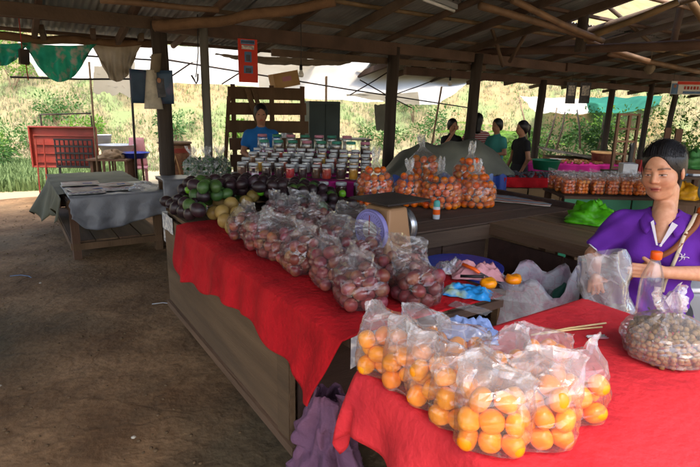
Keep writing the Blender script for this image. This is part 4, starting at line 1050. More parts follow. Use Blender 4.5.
# ---- persimmons in clear bags on the red table
PB = [(384, 382, -.9), (411, 399, -.8), (438, 416, -.6), (463, 436, -.5), (494, 460, -.2), (541, 456, .15), (576, 430, .4),
      (428, 368, -.7), (464, 384, -.5), (510, 401, .0), (545, 386, .4)]
PL = ['clear bag of persimmons at the corner of the red table next to the counter', 'clear bag of persimmons second from the counter along the red table edge', 'clear bag of persimmons third from the counter along the red table edge', 'clear bag of persimmons fourth from the counter, just before the largest bag',
      'largest bag of persimmons, at the outer end of the row on the table edge', 'tall upright bag of persimmons beside the largest bag', 'bag of persimmons ending the short row that turns from the largest bag',
      'clear bag of persimmons in the inner row, closest to the counter', 'clear bag of persimmons in the inner row, second from the counter', 'bag of persimmons enclosed behind the largest bag', 'small persimmon bag nearest the thin wooden sticks']
npers = 0
for i, (px, py, rz) in enumerate(PB):
    p = onz(px, py, CT + .004); rz = FACE_CAM + rz * .6 + rng.uniform(-.15, .15)
    w_, d_, h_ = rng.uniform(.158, .17), rng.uniform(.115, .13), rng.uniform(.198, .21)
    NB = 13
    if i < 4: w_ *= .86; NB = 13
    if i >= 7: w_ *= .85; h_ *= .84; NB = 9
    if i == 10: h_ *= .92
    if i in (4, 5): h_ *= 1.06; NB = 15
    # step a little back so that the base front edge is at the pixel mark
    off = Vector((math.sin(YAW), math.cos(YAW), 0)) * d_ * .40
    base = p + off
    me = bag_flat(w_, d_, h_, 40 + i, 'shiny_film', (rng.uniform(-.02, .02), rng.uniform(-.01, .03)), .82, rng.uniform(0, .02))
    o = inst('fruit_bag', me, base, (0, 0, rz)); tag(o, PL[i] or 'clear bag of persimmons standing behind the front row on the red table', 'bag', 'bags of persimmons')
    M = Matrix.Translation(base + Vector((0, 0, .006))) @ Matrix.Rotation(rz, 4, 'Z')
    npers += fill_fruit(M, NB, w_ * .95, d_ * .97, .0275, PERS, 'persimmon', 'ripe orange persimmon inside a clear bag on the red table', 'persimmon', 'persimmons in bags', 40 + i)
# ---- passion fruit in clear bags along the counter
npas = 0; FR = []
rows = [(1.10, 1.56), (1.10, 1.81), (1.09, 2.06), (1.09, 2.30), (1.09, 2.54), (1.11, 2.79), (1.37, 1.66), (1.36, 1.95), (1.37, 2.23), (1.36, 2.52), (1.38, 2.80), (1.44, 3.02), (1.57, 2.40), (1.58, 2.70), (1.60, 2.95), (1.30, 1.44)]
for i, (x, y) in enumerate(rows):
    x += rng.uniform(-.015, .015); y += rng.uniform(-.02, .02); rz = R(90) + rng.uniform(-.5, .5)
    w_, d_, h_ = rng.uniform(.22, .24), rng.uniform(.17, .19), rng.uniform(.215, .25)
    if i >= 12: w_ *= .85; d_ *= .85
    me = bag_flat(w_, d_, h_, 90 + i, 'clear_film', (rng.uniform(-.03, .03), rng.uniform(-.03, .03)), .62, rng.uniform(-.02, .04))
    ON = ['first', 'second', 'third', 'fourth', 'fifth', 'sixth']
    o = inst('fruit_bag', me, (x, y, CT + .008), (0, 0, rz)); tag(o, ('clear bag of passion fruit along the hanging cloth, %s from the pale round fruits' % ON[5 - i]) if i < 6 else ('clear bag of passion fruit in the middle row, %s from the avocados' % ON[11 - i] if i < 12 else 'clear bag of passion fruit in the row beside the scale, %s from the avocados' % ON[14 - i]), 'bag', 'bags of passion fruit')
    if i == 15: o['label'] = 'clear bag of passion fruit at the end of the counter beside the blue packet'
    M = Matrix.Translation((x, y, CT + .012)) @ Matrix.Rotation(rz, 4, 'Z')
    FR += [M @ Vector(q) for q in pack(30 if i < 12 else 20, w_ * .98, d_ * .98, .0285, 700 + i)]
FR.sort(key=lambda q: (q - Vector((0, 0, CAMH))).length - .6 * q.z)
for q in FR[:300]:
    o = inst('passion_fruit', rng.choice(PASS), q, rrot(), [rng.uniform(.9, 1.06) for _ in range(3)]); tag(o, 'purple passion fruit inside a clear bag on the counter', 'passion fruit', 'passion fruits in bags')
mb = MB()
for q in FR[300:]: mb.ell(q, (.0275, .028, .029), 12, 8, rrot())
o = mb.build('passion_fruit_mass', 'passion', None, smooth=True); tag(o, 'passion fruit deeper in the bags further along the counter', 'passion fruit', kind='stuff')
# ---- knotted bags of orange tomatoes on the plank table
ntom = 0
TB = [(375, 207, .155, .46, 'left of the scale pan against the jar stand'), (424, 182, .125, .36, 'behind the other orange bags, by the tarpaulin heap'), (410, 207, .13, .37, 'the lower one behind the scale pan'), (443, 210, .178, .40, 'behind the small white bottle'), (470, 192, .135, .38, 'with a tall knot, behind two others'), (479, 209, .158, .37, 'next to the printed paper')]
for i, (px, py, r_, h_, wh) in enumerate(TB):
    p = onz(px, py, CT); off = Vector((math.sin(YAW), math.cos(YAW), 0)) * r_ * .75; c = p + off
    sc_ = (p - Vector((0, 0, CAMH))).length / 4.2
    o = inst('tomato_bag', bag_knot(r_, h_, 200 + i, 'shiny_film'), c, (0, 0, rng.uniform(0, 6)), sc_); tag(o, 'knotted clear bag of orange tomatoes ' + wh, 'bag', 'bags of orange tomatoes')
    q = 0
    camd = Vector((-math.sin(YAW), -math.cos(YAW), .25))
    for zz in np.arange(.03, h_ * .66, .052):
        rad = (r_ - .034) * (1 - .55 * smooth01(h_ * .40, h_ * .70, zz)); nn = max(3, int(2 * math.pi * rad / .061)); a0 = rng.uniform(0, 6)
        for k in range(nn):
            a = a0 + 2 * math.pi * k / nn; d = Vector((math.cos(a), math.sin(a), 0))
            if d.dot(camd) < -.35: continue
            o = inst('tomato', rng.choice(TOMA), c + d * rad * sc_ + Vector((0, 0, zz * sc_ + rng.uniform(-.006, .006))), rrot(), sc_ * rng.uniform(.92, 1.08)); tag(o, 'small orange tomato inside a knotted bag on the plank table', 'tomato', 'tomatoes in bags'); ntom += 1
print('COUNTS avocado', nA, 'persimmon', npers, 'passion', npas, 'tomato', ntom)
# ---- bags of leafy greens
for i, px in enumerate((192, 207, 219)):
    p = onz(px, 178, .835); p += Vector((.06, .10, 0))
    t = thing('greens_bag', 'tied clear bag of leafy greens on the narrow plank table', 'bag', p, rng.uniform(0, 6), 'bags of greens'); t.scale = (1.15, 1.15, 1.2)
    inst('film', bag_knot(.10, .27, 300 + i, 'milky_film', tuft=.05), parent=t)
    mb = MB()
    for _ in range(140):
        d = rdir(-.8); q = Vector((d.x * .075, d.y * .075, .085 + d.z * .07)); leaf_quad(mb, q, rdir(), rdir(), .06, .018)
    f = mb.build('leaves', 'greens', t); f['kind'] = 'stuff'
# ================================================================ things on and around the counters
# ---- spring dial scale
p = onz(402, 254, CT)
sc = thing('dial_scale', 'wooden bodied dial scale with lavender face and flat metal pan', 'scale', (p.x - .07, p.y + .06, CT + .002), R(-84)); sc.scale = (1.2, 1.2, 1.12)
bm_ = MB()
bm_.add([(-.095, -.085, 0), (.095, -.085, 0), (.095, .085, 0), (-.095, .085, 0), (-.075, -.055, .235), (.075, -.055, .235), (.075, .055, .235), (-.075, .055, .235)], [(3, 2, 1, 0), (4, 5, 6, 7), (0, 1, 5, 4), (1, 2, 6, 5), (2, 3, 7, 6), (3, 0, 4, 7)])
bm_.build('body', 'scale_body', sc, bevel=.012)
RX = Matrix.Rotation(R(90), 3, 'X')
for sg in (-1, 1):
    Mx = Matrix.Rotation(R(90 if sg < 0 else -90), 3, 'X')
    sc_r = 1.0 if sg < 0 else .86
    d_ = MB().lathe([(.098 * sc_r, .0), (.102 * sc_r, .012), (.098, .022), (.092 * sc_r, .022), (.090 * sc_r, .016), (.0, .016)], 32, c=(0, sg * .078, .125), M=Mx).build('dial_rim', 'dial_edge' if sg < 0 else 'steel', sc, smooth=True)
    if sg > 0: continue
    MB().lathe([(.089, .018), (.0, .0185)], 32, c=(0, sg * .078, .125), M=Mx).build('face', 'dial', d_)
    MB().lathe([(.046, .0195), (.0, .020)], 24, c=(0, sg * .078, .125), M=Mx).build('face_centre', 'white_paint', d_)
    tk = MB()
    for k in range(40):
        a = 2 * math.pi * k / 40; r0, r1 = (.070 if k % 5 else .060), .082
        for_ = [Mx @ Vector((r * math.sin(a + s), r * math.cos(a + s), .0205)) + Vector((0, sg * .078, .125)) for r, s in ((r0, -.012), (r0, .012), (r1, .009), (r1, -.009))]
        tk.add(for_, [(0, 1, 2, 3)])
    tk.build('ticks', 'ink', d_)
    MB().add([Mx @ Vector(q) + Vector((0, sg * .078, .125)) for q in ((-.006, -.02, .023), (.006, -.02, .023), (.002, .072, .023), (-.002, .072, .023))], [(0, 1, 2, 3)]).build('needle', 'red_print', d_)
MB().tube([(0, 0, .21), (0, 0, .262)], .022, n=10).build('stem', 'dark_metal', sc)
MB().box((.02, 0, .268), (.25, .26, .010)).build('pan', 'dark_metal', sc, bevel=.004)
# small white roll-on bottle with mint cap
p = onz(436, 219, CT)
b = thing('small_bottle', 'little white bottle with mint cap and orange label on the plank table', 'bottle', p)
MB().lathe([(.0, 0), (.024, .001), (.026, .006), (.026, .085), (.02, .095)], 16).build('body', 'white_plastic', b, smooth=True)
MB().lathe([(.0265, .035), (.0265, .072)], 16).build('label_band', 'orange_plastic', b, smooth=True)
MB().lathe([(.023, .092), (.024, .118), (.018, .134), (.0, .14)], 16).build('cap', 'mint', b, smooth=True)
# printed paper on the plank table
p = onz(508, 199, CT + .006); s = thing('printed_mat', 'striped printed paper mat lying on the plank table', 'paper', (p.x, p.y, CT + .008), R(-60))
MB().grid(lambda u, v: (.75 * (u - .5), .40 * (v - .5), .006 * nz(u * 5, v * 5)), 12, 8).build('sheet', 'paper', s, smooth=True, solid=.002)
for k, m in enumerate(('red_print', 'blue_print', 'red_print', 'blue_print', 'blue_print')):
    MB().grid(lambda u, v: (.75 * (u - .5), .40 * (-.45 + .19 * k + .08 * v), .003 + .006 * nz(u * 5, (.05 + .19 * k) * 5)), 12, 1).build('stripe', m, s, smooth=True)
# lime green plastic bag
p = onz(592, 222, CT); o = crumple('carrier_bag', (p.x, p.y, CT + .004), .17, 'lime_plastic', 'bright lime green plastic carrier bag on the plank table', 'bag', 7, h=.36, rough_=.55)
# ---- gap between counter and plank table: stool, blue basin, sack
st = thing('stool', 'rough wooden stool under the blue basin', 'stool', (2.12, 1.98, 0))
MB().box((0, 0, .60), (.42, .36, .03)).build('seat', 'plank', st, bevel=.004)
for x in (-.16, .16):
    for y in (-.13, .13): MB().box((x, y, .29), (.045, .045, .585)).build('leg', 'plank', st)
bs = thing('basin', 'round blue plastic basin between the counter and the plank table', 'basin', (2.10, 1.98, .617)); bs.scale = (.74, .74, .85)
MB().lathe([(.0, .004), (.20, .004), (.24, .03), (.285, .13), (.30, .15), (.315, .155), (.315, .147), (.300, .14)][::1], 40).build('bowl', 'blue_plastic', bs, smooth=True)
MB().lathe([(.0, .010), (.195, .010), (.232, .034), (.278, .132), (.298, .156), (.315, .158)], 40).build('inner', 'blue_plastic', bs, smooth=True)
def open_sack(name, c, r, h_, m, label, cat, seed, rotz=0):
    t = thing(name, label, cat, c, rotz)
    def fn(u, v):
        a = 2 * math.pi * u
        if v < .1: R_ = r * (.1 + .85 * v / .1); z = .004
        elif v < .85: q = (v - .1) / .75; R_ = r * (.95 + .18 * math.sin(q * 3)) ; z = h_ * q
        else: q = (v - .85) / .15; R_ = r * (.97 - .10 * q); z = h_ * (1 - .45 * q)
        R_ *= 1 + .16 * nz(math.cos(a) * 2 + seed, math.sin(a) * 2, v * 4) + .06 * nz(math.cos(a) * 6 + seed, math.sin(a) * 6, v * 9)
        z *= 1 + .18 * nz(math.cos(a) * 1.4 + seed, math.sin(a) * 1.4, 1) * (v > .5)
        return (R_ * math.cos(a), R_ * math.sin(a) * .85, max(.003, z))
    MB().grid(fn, 40, 24).build('sack', m, t, smooth=True); return t
mat('net_sack', 'd8d8e0', 'bcbecb', scale=10, rough=.6, bump=.4, bscale=40, col3='b05a86', scale3=10, amt3=.7)
n = MATS['net_sack'].node_tree.nodes; l = MATS['net_sack'].node_tree.links
vv = n.new('ShaderNodeTexVoronoi'); vv.feature = 'DISTANCE_TO_EDGE'; vv.inputs['Scale'].default_value = 14; tcn = n.new('ShaderNodeTexCoord'); l.new(tcn.outputs['Object'], vv.inputs['Vector'])
rr_ = n.new('ShaderNodeMapRange'); rr_.inputs['From Min'].default_value = .0; rr_.inputs['From Max'].default_value = .05; l.new(vv.outputs['Distance'], rr_.inputs['Value'])
old = n['Principled BSDF'].inputs['Base Color'].links[0].from_socket; mx = n.new('ShaderNodeMix'); mx.data_type = 'RGBA'; l.new(rr_.outputs[0], mx.inputs[0]); mx.inputs[6].default_value = (*lin('d0b8c6'), 1); l.new(old, mx.inputs[7]); l.new(mx.outputs[2], n['Principled BSDF'].inputs['Base Color'])
sk = open_sack('sack', (2.52, 1.76, .0), .23, .70, 'net_sack', 'white printed plastic sack of empty bottles beside the plank table', 'sack', 6)
for k in range(6):
    a = k * 1.05; q = MB().lathe([(.0, 0), (.03, .0), (.033, .02), (.033, .14), (.014, .19), (.014, .21)], 12).build('bottle', 'green_lid' if k % 3 == 0 else 'clear_pet', sk, smooth=True, loc=(.09 * math.cos(a), .08 * math.sin(a), .44)); q.rotation_euler = (rng.uniform(-.9, .9), rng.uniform(-.9, .9), 0)
# ---- clutter at the end of the counter
def at_ct(px, py, z=CT + .008): return onz(px, py, z)
def wrinkled(name, c, w_, d_, m, label, cat, rz, seed, h=.02, parent=None, lift=.004):
    def fn(u, v):
        e = min(u, 1 - u, v, 1 - v)
        return (w_ * (u - .5) + .01 * nz(u * 7, v * 7, seed), d_ * (v - .5) + .01 * nz(u * 7, v * 7, seed + 3), lift + h * smooth01(0, .18, e) * (.75 + .7 * nz(u * 5, v * 5, seed) + .35 * nz(u * 13, v * 13, seed)))
    o = MB().grid(fn, 26, 20).build(name, m, parent, smooth=True, loc=c, rotz=rz, solid=.0)
    return tag(o, label, cat) if label else o
wrinkled('blue_packet', at_ct(467, 294), .20, .13, 'blue_pack', 'bright blue printed plastic packet on the counter end', 'packet', R(-55), 3, h=.03)
wrinkled('pink_cloth', at_ct(477, 276), .24, .15, 'pink_rag', 'crumpled pink cloth lying behind the blue packet', 'cloth', R(-40), 8, h=.055)
wrinkled('grey_pouch', at_ct(452, 272), .16, .10, 'milky_film', 'crumpled clear plastic pouch on the counter behind the packet', 'packet', R(-30), 12, h=.05)
wrinkled('ziplock_bag', at_ct(507, 296), .19, .14, 'milky_film', 'flat clear zip bag lying at the counter corner', 'bag', R(-50), 15, h=.006)
wrinkled('clear_sleeve', at_ct(470, 309), .16, .07, 'milky_film', 'flat clear plastic sleeve on the counter edge', 'bag', R(-72), 18, h=.005)
p = at_ct(474, 270, CT + .06); kn = thing('knife', 'peeling knife with orange handle lying on the pink cloth', 'knife', p, R(-25), rot=(0, .25, R(-75)))
MB().tube([(-.06, 0, 0), (0, 0, .004), (.03, 0, 0)], [.011, .012, .009], n=8, squash=.7).build('handle', 'orange_plastic', kn, smooth=True)
MB().add([(.03, -.01, 0), (.13, -.006, 0), (.145, .002, 0), (.03, .012, 0)], [(0, 1, 2, 3)]).build('blade', 'steel', kn, solid=.0015)
p = at_ct(472, 277, CT + .055); o = MB().tube([(-.05, 0, 0), (.05, 0, .006)], .007, n=8).build('marker_pen', 'black', None, smooth=True, loc=p, rotz=R(-45)); tag(o, 'black marker pen lying on the pink cloth', 'pen')
def peel(c, label, seed):
    t = MB().lathe([(.018, 0), (.032, .004), (.036, .02), (.030, .034), (.02, .036)], 14, sx=1.1)
    t.v = [(x * (1 + .15 * nz(x * 60 + seed, y * 60, 0)), y, z * (1 + .3 * nz(x * 40, y * 40 + seed, 1))) for x, y, z in t.v]
    o = t.build('cut_persimmon', 'persimmon', None, smooth=True, loc=c); tag(o, label, 'persimmon')
peel(at_ct(488, 287), 'cut persimmon shell lying by the pink cloth', 1); peel(at_ct(513, 283), 'cut persimmon piece lying near the zip bag', 5)
# ---- on the red table: sticks, clip, bottle, longan bag, folded bags
for px0, py0, px1, py1, lb in ((531, 335, 606, 323, 'long thin bamboo stick lying on the red table'), (540, 334, 602, 327, 'shorter bamboo stick lying along the long one')):
    a, b_ = onz(px0, py0, CT + .009), onz(px1, py1, CT + .009)
    o = MB().tube([a - a, (b_ - a) * .5 + Vector((0, 0, .003)), b_ - a], .0035, n=6).build('stick', 'bamboo', None, smooth=True, loc=a); tag(o, lb, 'stick')
MATS['bamboo_pale'] = mat('bamboo_pale', 'd8c090', 'b89c68', rough=.7)
for o in [q for q in COL.objects if q.name.startswith('stick')]: o.data.materials[0] = MATS['bamboo_pale']
p = onz(597, 338, CT + .006); t = thing('hair_clips', 'pink and steel wire clips lying on the red table', 'clip', p, R(-30))
for k in range(3): MB().tube([(-.035, .008 * k - .008, .003), (.03, .012 * k - .012, .004), (.037, .012 * k - .007, .004), (-.03, .008 * k - .003, .003)], .002, n=5).build('wire', 'steel' if k else 'pink_lid', t)
p = onz(647, 331, CT + .004) + Vector((.02, .02, 0))
bt = thing('plastic_bottle', 'empty clear plastic bottle with orange cap standing on the red table', 'bottle', p); bt.scale = (1.12,) * 3
MB().lathe([(.0, .006), (.03, .003), (.034, .01), (.0345, .05), (.0335, .055), (.0345, .06), (.0345, .15), (.032, .175), (.018, .215), (.0135, .228), (.0135, .243)], 24).build('body', 'clear_pet', bt, smooth=True)
MB().lathe([(.0145, .232), (.0165, .234), (.0165, .254), (.015, .257), (.0, .257)], 20).build('cap', 'orange_plastic', bt, smooth=True)
c = onz(674, 366, CT + .004) + Vector((.04, .05, 0))
lb_ = thing('longan_bag', 'round knotted clear bag of small brown longans on the red table', 'bag', c)
inst('film', bag_knot(.133, .215, 411, 'longan_film', neck=.74, neckr=.03, tuft=.07), parent=lb_)
mb = MB()
for zz in np.arange(.012, .125, .0155):
    rad = .125 * math.sqrt(max(.05, 1 - ((zz - .05) / .085) ** 2)) - .012; nn = max(1, int(2 * math.pi * rad / .0185)); a0 = rng.uniform(0, 6)
    for k in range(nn):
        a = a0 + 2 * math.pi * k / nn + rng.uniform(-.06, .06); mb.ell((rad * math.cos(a) + rng.uniform(-.006, .002), rad * .92 * math.sin(a) + rng.uniform(-.004, .004), zz + rng.uniform(-.006, .006)), (.0093, .0093, .0088), 8, 5)
for k in range(110):
    a = rng.uniform(0, 6.28); q = .105 * math.sqrt(rng.random()); mb.ell((q * math.cos(a), q * math.sin(a), .125 - .35 * q + rng.uniform(-.006, .006)), (.0093, .0093, .0088), 8, 5)
o = mb.build('longans', 'longan', lb_, smooth=True); o['kind'] = 'stuff'
p = onz(441, 342, CT + .02)
wrinkled('plastic_bags', onz(468, 335, CT + .006), .20, .12, 'blue_pale', 'folded bluish plastic bags tucked behind the persimmon bags', 'bag', R(-50), 31, h=.05)
# ---- purple rag hanging over the rail below the counter end
p = Vector((1.03, 1.33, .40))
def rag(u, v):
    a = 2 * math.pi * u; k = 1 + .13 * math.sin(a * 9 + 5 * v + 2 * nz(a, v * 3)) * smooth01(0, .3, v) + .55 * nz(math.cos(a) * 2, math.sin(a) * 2, v * 4) + .22 * nz(math.cos(a) * 6, math.sin(a) * 6, v * 11)
    r_ = (.06 + .12 * v ** .8) * k
    return (r_ * math.cos(a) * .8, r_ * math.sin(a), .52 - .50 * v + .03 * nz(u * 9, v * 9))
o = MB().grid(rag, 110, 60).build('rag', 'purple_rag', None, smooth=True, loc=(.93, 1.52, .02)); tag(o, 'faded purple cloth bundled up at the foot of the counter', 'cloth')

# ================================================================ behind the jars: slatted rack, carton, cabinet
k0 = ony(229, 100, 6.75); k1 = ony(306, 120, 6.55)
rk = thing('slatted_rack', 'rough rack of wide dark boards behind the jar seller', 'rack', (k0.x, 6.7, 0), R(-14))
L_ = (Vector((k1.x, k1.y)) - Vector((k0.x, k0.y))).length
for i, (z, x1_) in enumerate(((1.80, .93), (1.60, .99), (1.36, 1.02), (1.13, 1.05), (.90, 1.05), (.68, 1.05))):
    MB().box((x1_ * L_ / 2 - .03, 0, z), (x1_ * L_, .025, .16), rot=(0, R(rng.uniform(-1, 1)), 0), jit=.004).build('board', 'old_wood', rk)
for x in (.04, L_ * .52, L_ * .92): MB().box((x, .03, .96), (.06, .035, 1.9), jit=.003).build('upright', 'old_wood', rk)
MB().bar((.22, -.03, 1.86), (.42, -.10, 1.15), .07, .02).build('loose_slat', 'plank', rk); MB().bar((.30, -.03, 1.86), (.50, -.10, 1.15), .06, .02).build('loose_slat', 'plank', rk)
MB().bar((-.02, -.03, 1.75), (-.10, -.06, .9), .05, .02).build('loose_slat', 'plank', rk)
q = ony(287, 88, 6.6); cb = thing('carton', 'tan cardboard carton tilted on top of the board rack', 'box', (q.x, q.y + .07, 1.885), rot=(0, R(-4), R(-8)))
MB().box((0, 0, .11), (.36, .24, .20), rot=(0, R(-8), 0)).build('body', 'carton', cb, bevel=.003)
MB().box((.0, -.1225, .12), (.13, .003, .06), rot=(0, R(-8), 0)).build('printed_mark', 'pink_lid', cb)
q = ony(325, 130, 6.55); cab = thing('cabinet', 'dark green metal cabinet with two doors behind the jars', 'cabinet', (q.x, q.y + .1, 0), R(-16))
MB().box((0, .0, .86), (.46, .38, 1.72)).build('carcass', 'cabinet_green', cab, bevel=.008)
for sx_ in (-1, 1):
    d_ = MB().box((sx_ * .115, -.197, .86), (.215, .012, 1.64)).build('door', 'cabinet_green', cab, bevel=.004); MB().box((sx_ * .03, -.21, .9), (.015, .02, .09)).build('handle', 'dark_metal', d_)
o = crumple('white_bag', (q.x - .42, 6.95, 1.15), .12, 'white_plastic', 'white plastic bag tucked behind the board rack', 'bag', 3, h=.6)
tq = thing('shelf_bracket', 'low shelf behind the rack holding the white bag', 'shelf', (q.x - .42, 6.95, 0))
MB().box((0, 0, 1.13), (.4, .3, .03)).build('board', 'old_wood', tq)
for x in (-.17, .17): MB().box((x, .1, .56), (.04, .04, 1.12)).build('leg', 'old_wood', tq)
# weathered outdoor table beyond the square post
q = ony(354, 133, 9.0); t = thing('outdoor_table', 'weathered grey table standing in the grass beyond the square post', 'table', (q.x, 9.0, 0), R(-20))
for i in range(3): MB().box((0, -.2 + .2 * i, 1.02), (.62, .19, .03)).build('plank', 'grey_post', t)
for x in (-.25, .25):
    for y in (-.2, .2): MB().box((x, y, .50), (.06, .06, 1.0)).build('leg', 'grey_post', t)
# ================================================================ left background: red tray cart, basins, basket
q = onz(67, 176, 0); d0 = 9.3
c = ond(66, 150, d0)
cart = thing('red_tray', 'large red plastic tray propped upright on a thin frame', 'tray', (c.x, c.y, 0), FACE_CAM + R(4))
s_ = d0 / 525
def rr_box(mb, w_, h_, z0, dep, rim):
    mb.box((0, 0, z0 + h_ / 2), (w_, .02, h_))
    for x in (-w_ / 2, w_ / 2): mb.box((x, -dep / 2, z0 + h_ / 2), (rim, dep, h_ + rim))
    for z in (z0, z0 + h_): mb.box((0, -dep / 2, z), (w_ - rim - .004, dep, rim))
w_ = 64 * s_; h_ = 40 * s_; mb = MB(); rr_box(mb, w_, h_, c.z - .30, .10, .03); mb.build('tray', 'red_plastic', cart, bevel=.012)
for i in range(4): MB().box((0, -.03, c.z - .22 + .16 * i), (w_ - .08, .03, .02)).build('rib', 'red_plastic', cart)
for x in (-w_ * .42, -w_ * .30, w_ * .46): MB().tube([(x, -.14, 0), (x + .03, -.13, c.z + .2)], .012, n=6).build('leg', 'red_plastic', cart)
for x in (-w_ * .36, w_ * .42): MB().tube([(x, .06, 0), (x, .06, c.z + .62)], .014, n=6).build('upright', 'dark_metal', cart)
MB().tube([(-w_ * .36, .06, c.z + .62), (w_ * .42, .06, c.z + .66)], .014, n=6).build('rail', 'dark_metal', cart)
cr_ = thing('crate', 'black open lattice crate in front of the red tray', 'crate', (c.x + .10, c.y - .28, 0), FACE_CAM + R(4))
zc = c.z - .30
for z in np.linspace(zc + .02, zc + .50, 5): MB().box((.0, 0, z), (.66, .02, .03)).build('slat', 'black', cr_)
for x in np.linspace(-.32, .32, 9): MB().box((x, .012, zc + .26), (.02, .02, .50)).build('slat', 'black', cr_)
for x in (-.3, .3): MB().box((x, .05, zc / 2), (.03, .03, zc + .1)).build('leg', 'black', cr_)
MB().box((0, .15, zc + .01), (.66, .28, .02)).build('base', 'black', cr_)
def basin(px, py, dep, r_, h_, m, label, z0=None, cat='basin'):
    q = ond(px, py, dep); b = thing('basin', label, cat, (q.x, q.y, 0)); z0 = q.z
    MB().lathe([(.0, z0), (r_ * .75, z0), (r_, z0 + h_), (r_ * 1.05, z0 + h_), (r_ * .97, z0 + h_ - .01), (r_ * .72, z0 + .015), (0, z0 + .015)], 24).build('bowl', m, b, smooth=True)
    for k in range(3):
        a = k * 2.1; MB().tube([(r_ * .5 * math.cos(a), r_ * .5 * math.sin(a), 0), (r_ * .4 * math.cos(a), r_ * .4 * math.sin(a), z0)], .02, n=6).build('leg', 'old_wood', b)
basin(117, 152, 9.8, .34, .14, 'white_plastic', 'wide white basin behind the low sheeted table'); basin(136, 158, 9.2, .24, .10, 'blue_plastic', 'shallow blue basin behind the low sheeted table'); basin(104, 146, 10.2, .16, .22, 'white_plastic', 'upright white tub next to the red tray', cat='tub')
q = ond(137, 154, 10.0); t = thing('pink_chair', 'pale pink plastic chair behind the blue basin', 'chair', (q.x, q.y, 0), FACE_CAM + .3)
MB().grid(lambda u, v: (.36 * (u - .5) * (1 - .25 * v), .05 + .05 * v + .05 * (u - .5) ** 2, .45 + .55 * v), 8, 8).build('backrest', 'pink_rag', t, smooth=True, solid=.02); MB().box((0, -.15, .44), (.38, .38, .03)).build('seat', 'pink_rag', t, bevel=.01)
for x in (-.16, .16):
    for y in (-.3, 0): MB().box((x, y, .215), (.03, .03, .43)).build('leg', 'pink_rag', t)
q = ond(176, 165, 9.4); t = thing('drum_basket', 'dark woven drum basket with a red band beside the square post', 'basket', (q.x, q.y, 0))
MB().lathe([(.0, .0), (.26, .0), (.28, .3), (.28, .92), (.27, .95), (.0, .95)], 24).build('body', 'basket', t, smooth=True); MB().lathe([(.285, .80), (.288, .88)], 24).build('band', 'red_plastic', t, smooth=True); MB().lathe([(.0, .99), (.30, .98), (.30, .952)], 24).build('lid', 'old_wood', t, smooth=True)
for k in range(6):
    a = k * 1.05; MB().tube([(.285 * math.cos(a), .285 * math.sin(a), .4), (.29 * math.cos(a + .25), .29 * math.sin(a + .25), .75), (.285 * math.cos(a + .5), .285 * math.sin(a + .5), .4)], .02, n=5).build('loop_weave', 'carton', t, smooth=True)
crumple('straw_heap', ond(112, 158, 9.0) - Vector((0, 0, .0)), .22, 'twig', 'small heap of dry straw and cloth on a bench by the tray', 'heap', 4, h=.3)
bn = thing('bench', 'rough bench behind the low sheeted table', 'bench', (ond(112, 158, 9.0).x, ond(112, 158, 9.0).y, 0), FACE_CAM)
MB().box((0, 0, ond(112, 158, 9.0).z - .02), (.7, .45, .03)).build('seat', 'old_wood', bn)
for x in (-.3, .3): MB().box((x, 0, ond(112, 158, 9.0).z / 2 - .02), (.05, .3, ond(112, 158, 9.0).z - .04)).build('leg', 'old_wood', bn)

# ================================================================ right background stalls
def stall(px, py, dep, w_, d_, top, label, cloth, name='stall', rz=0.0, hem=.12, body='ply', n_body=3, bh=None):
    q = ond(px, py, dep); t = thing(name, label, 'stall', (q.x, q.y, 0), FACE_CAM + rz)
    for i in range(3): MB().box((0, d_ / 6 + d_ / 3 * i, top - .02), (w_, d_ / 3 - .006, .03), jit=.003).build('plank', 'plank_x', t)
    if cloth:
        MB().grid(lambda u, v: (w_ * 1.01 * (u - .5), (-.012 - .012 * math.sin(u * 40) * (v - .5) * 2 if v > .5 else d_ * .9 * (1 - v * 2) - .012), top + .006 if v <= .5 else top + .004 - hem * (v - .5) * 2), 60, 20).build('cloth', cloth, t, smooth=True, solid=.003)
    for i in range(n_body): MB().box((w_ * ((i + .5) / n_body - .5), .02, (top - hem) / 2 + .05), (w_ / n_body - .02, .02, top - hem - .12)).build('front_panel', body, t)
    for x in (-w_ / 2 + .04, w_ / 2 - .04):
        for y in (.06, d_ - .06): MB().box((x, y, top / 2 - .02), (.06, .06, top - .04)).build('leg', 'old_wood', t)
    return t
s1 = stall(546, 178, 6.5, 1.25, .75, .80, 'stall with a red cloth edge selling small goods beyond the plank table', 'red_cloth')
mb = MB()
for _ in range(150): mb.ell((rng.uniform(-.6, .6), rng.uniform(.05, .7), .815), (rng.uniform(.015, .04), rng.uniform(.015, .03), .015), 6, 4, (0, 0, rng.uniform(0, 3)))
o = mb.build('goods', 'poster_dark', s1); o['kind'] = 'stuff'
s2 = stall(590, 168, 8.6, 2.1, .8, .78, 'stall with a magenta cloth near the wooden frame', 'magenta_cloth', body='old_wood')
mb = MB()
for _ in range(120): mb.ell((rng.uniform(-.95, .95), rng.uniform(.05, .7), .80), (rng.uniform(.02, .05), rng.uniform(.02, .04), .03), 6, 4, (0, 0, rng.uniform(0, 3)))
o = mb.build('goods', 'food_brown', s2); o['kind'] = 'stuff'
s3 = stall(616, 197, 5.2, 1.05, .6, .80, 'stall with green printed front carrying bagged orange fruit', None, body='green_plastic', hem=.0)
Ms = Matrix.Translation(s3.location) @ Matrix.Rotation(s3.rotation_euler.z, 4, 'Z')
OB = [bag_flat(.13, .10, .22, 500 + k, 'clear_film', fill=.7) for k in range(3)]
def small_fruit(seed):
    r_ = random.Random(seed); mb = MB()
    for z in (.025, .06, .095, .13):
        for i in range(3):
            for j in range(2): mb.ell(((i - 1) * .04 + r_.uniform(-.006, .006), (j - .5) * .044 + r_.uniform(-.006, .006), z), (.021, .021, .02), 9, 6)
    return mb.mesh('fruit_filling', 'tomato', True)
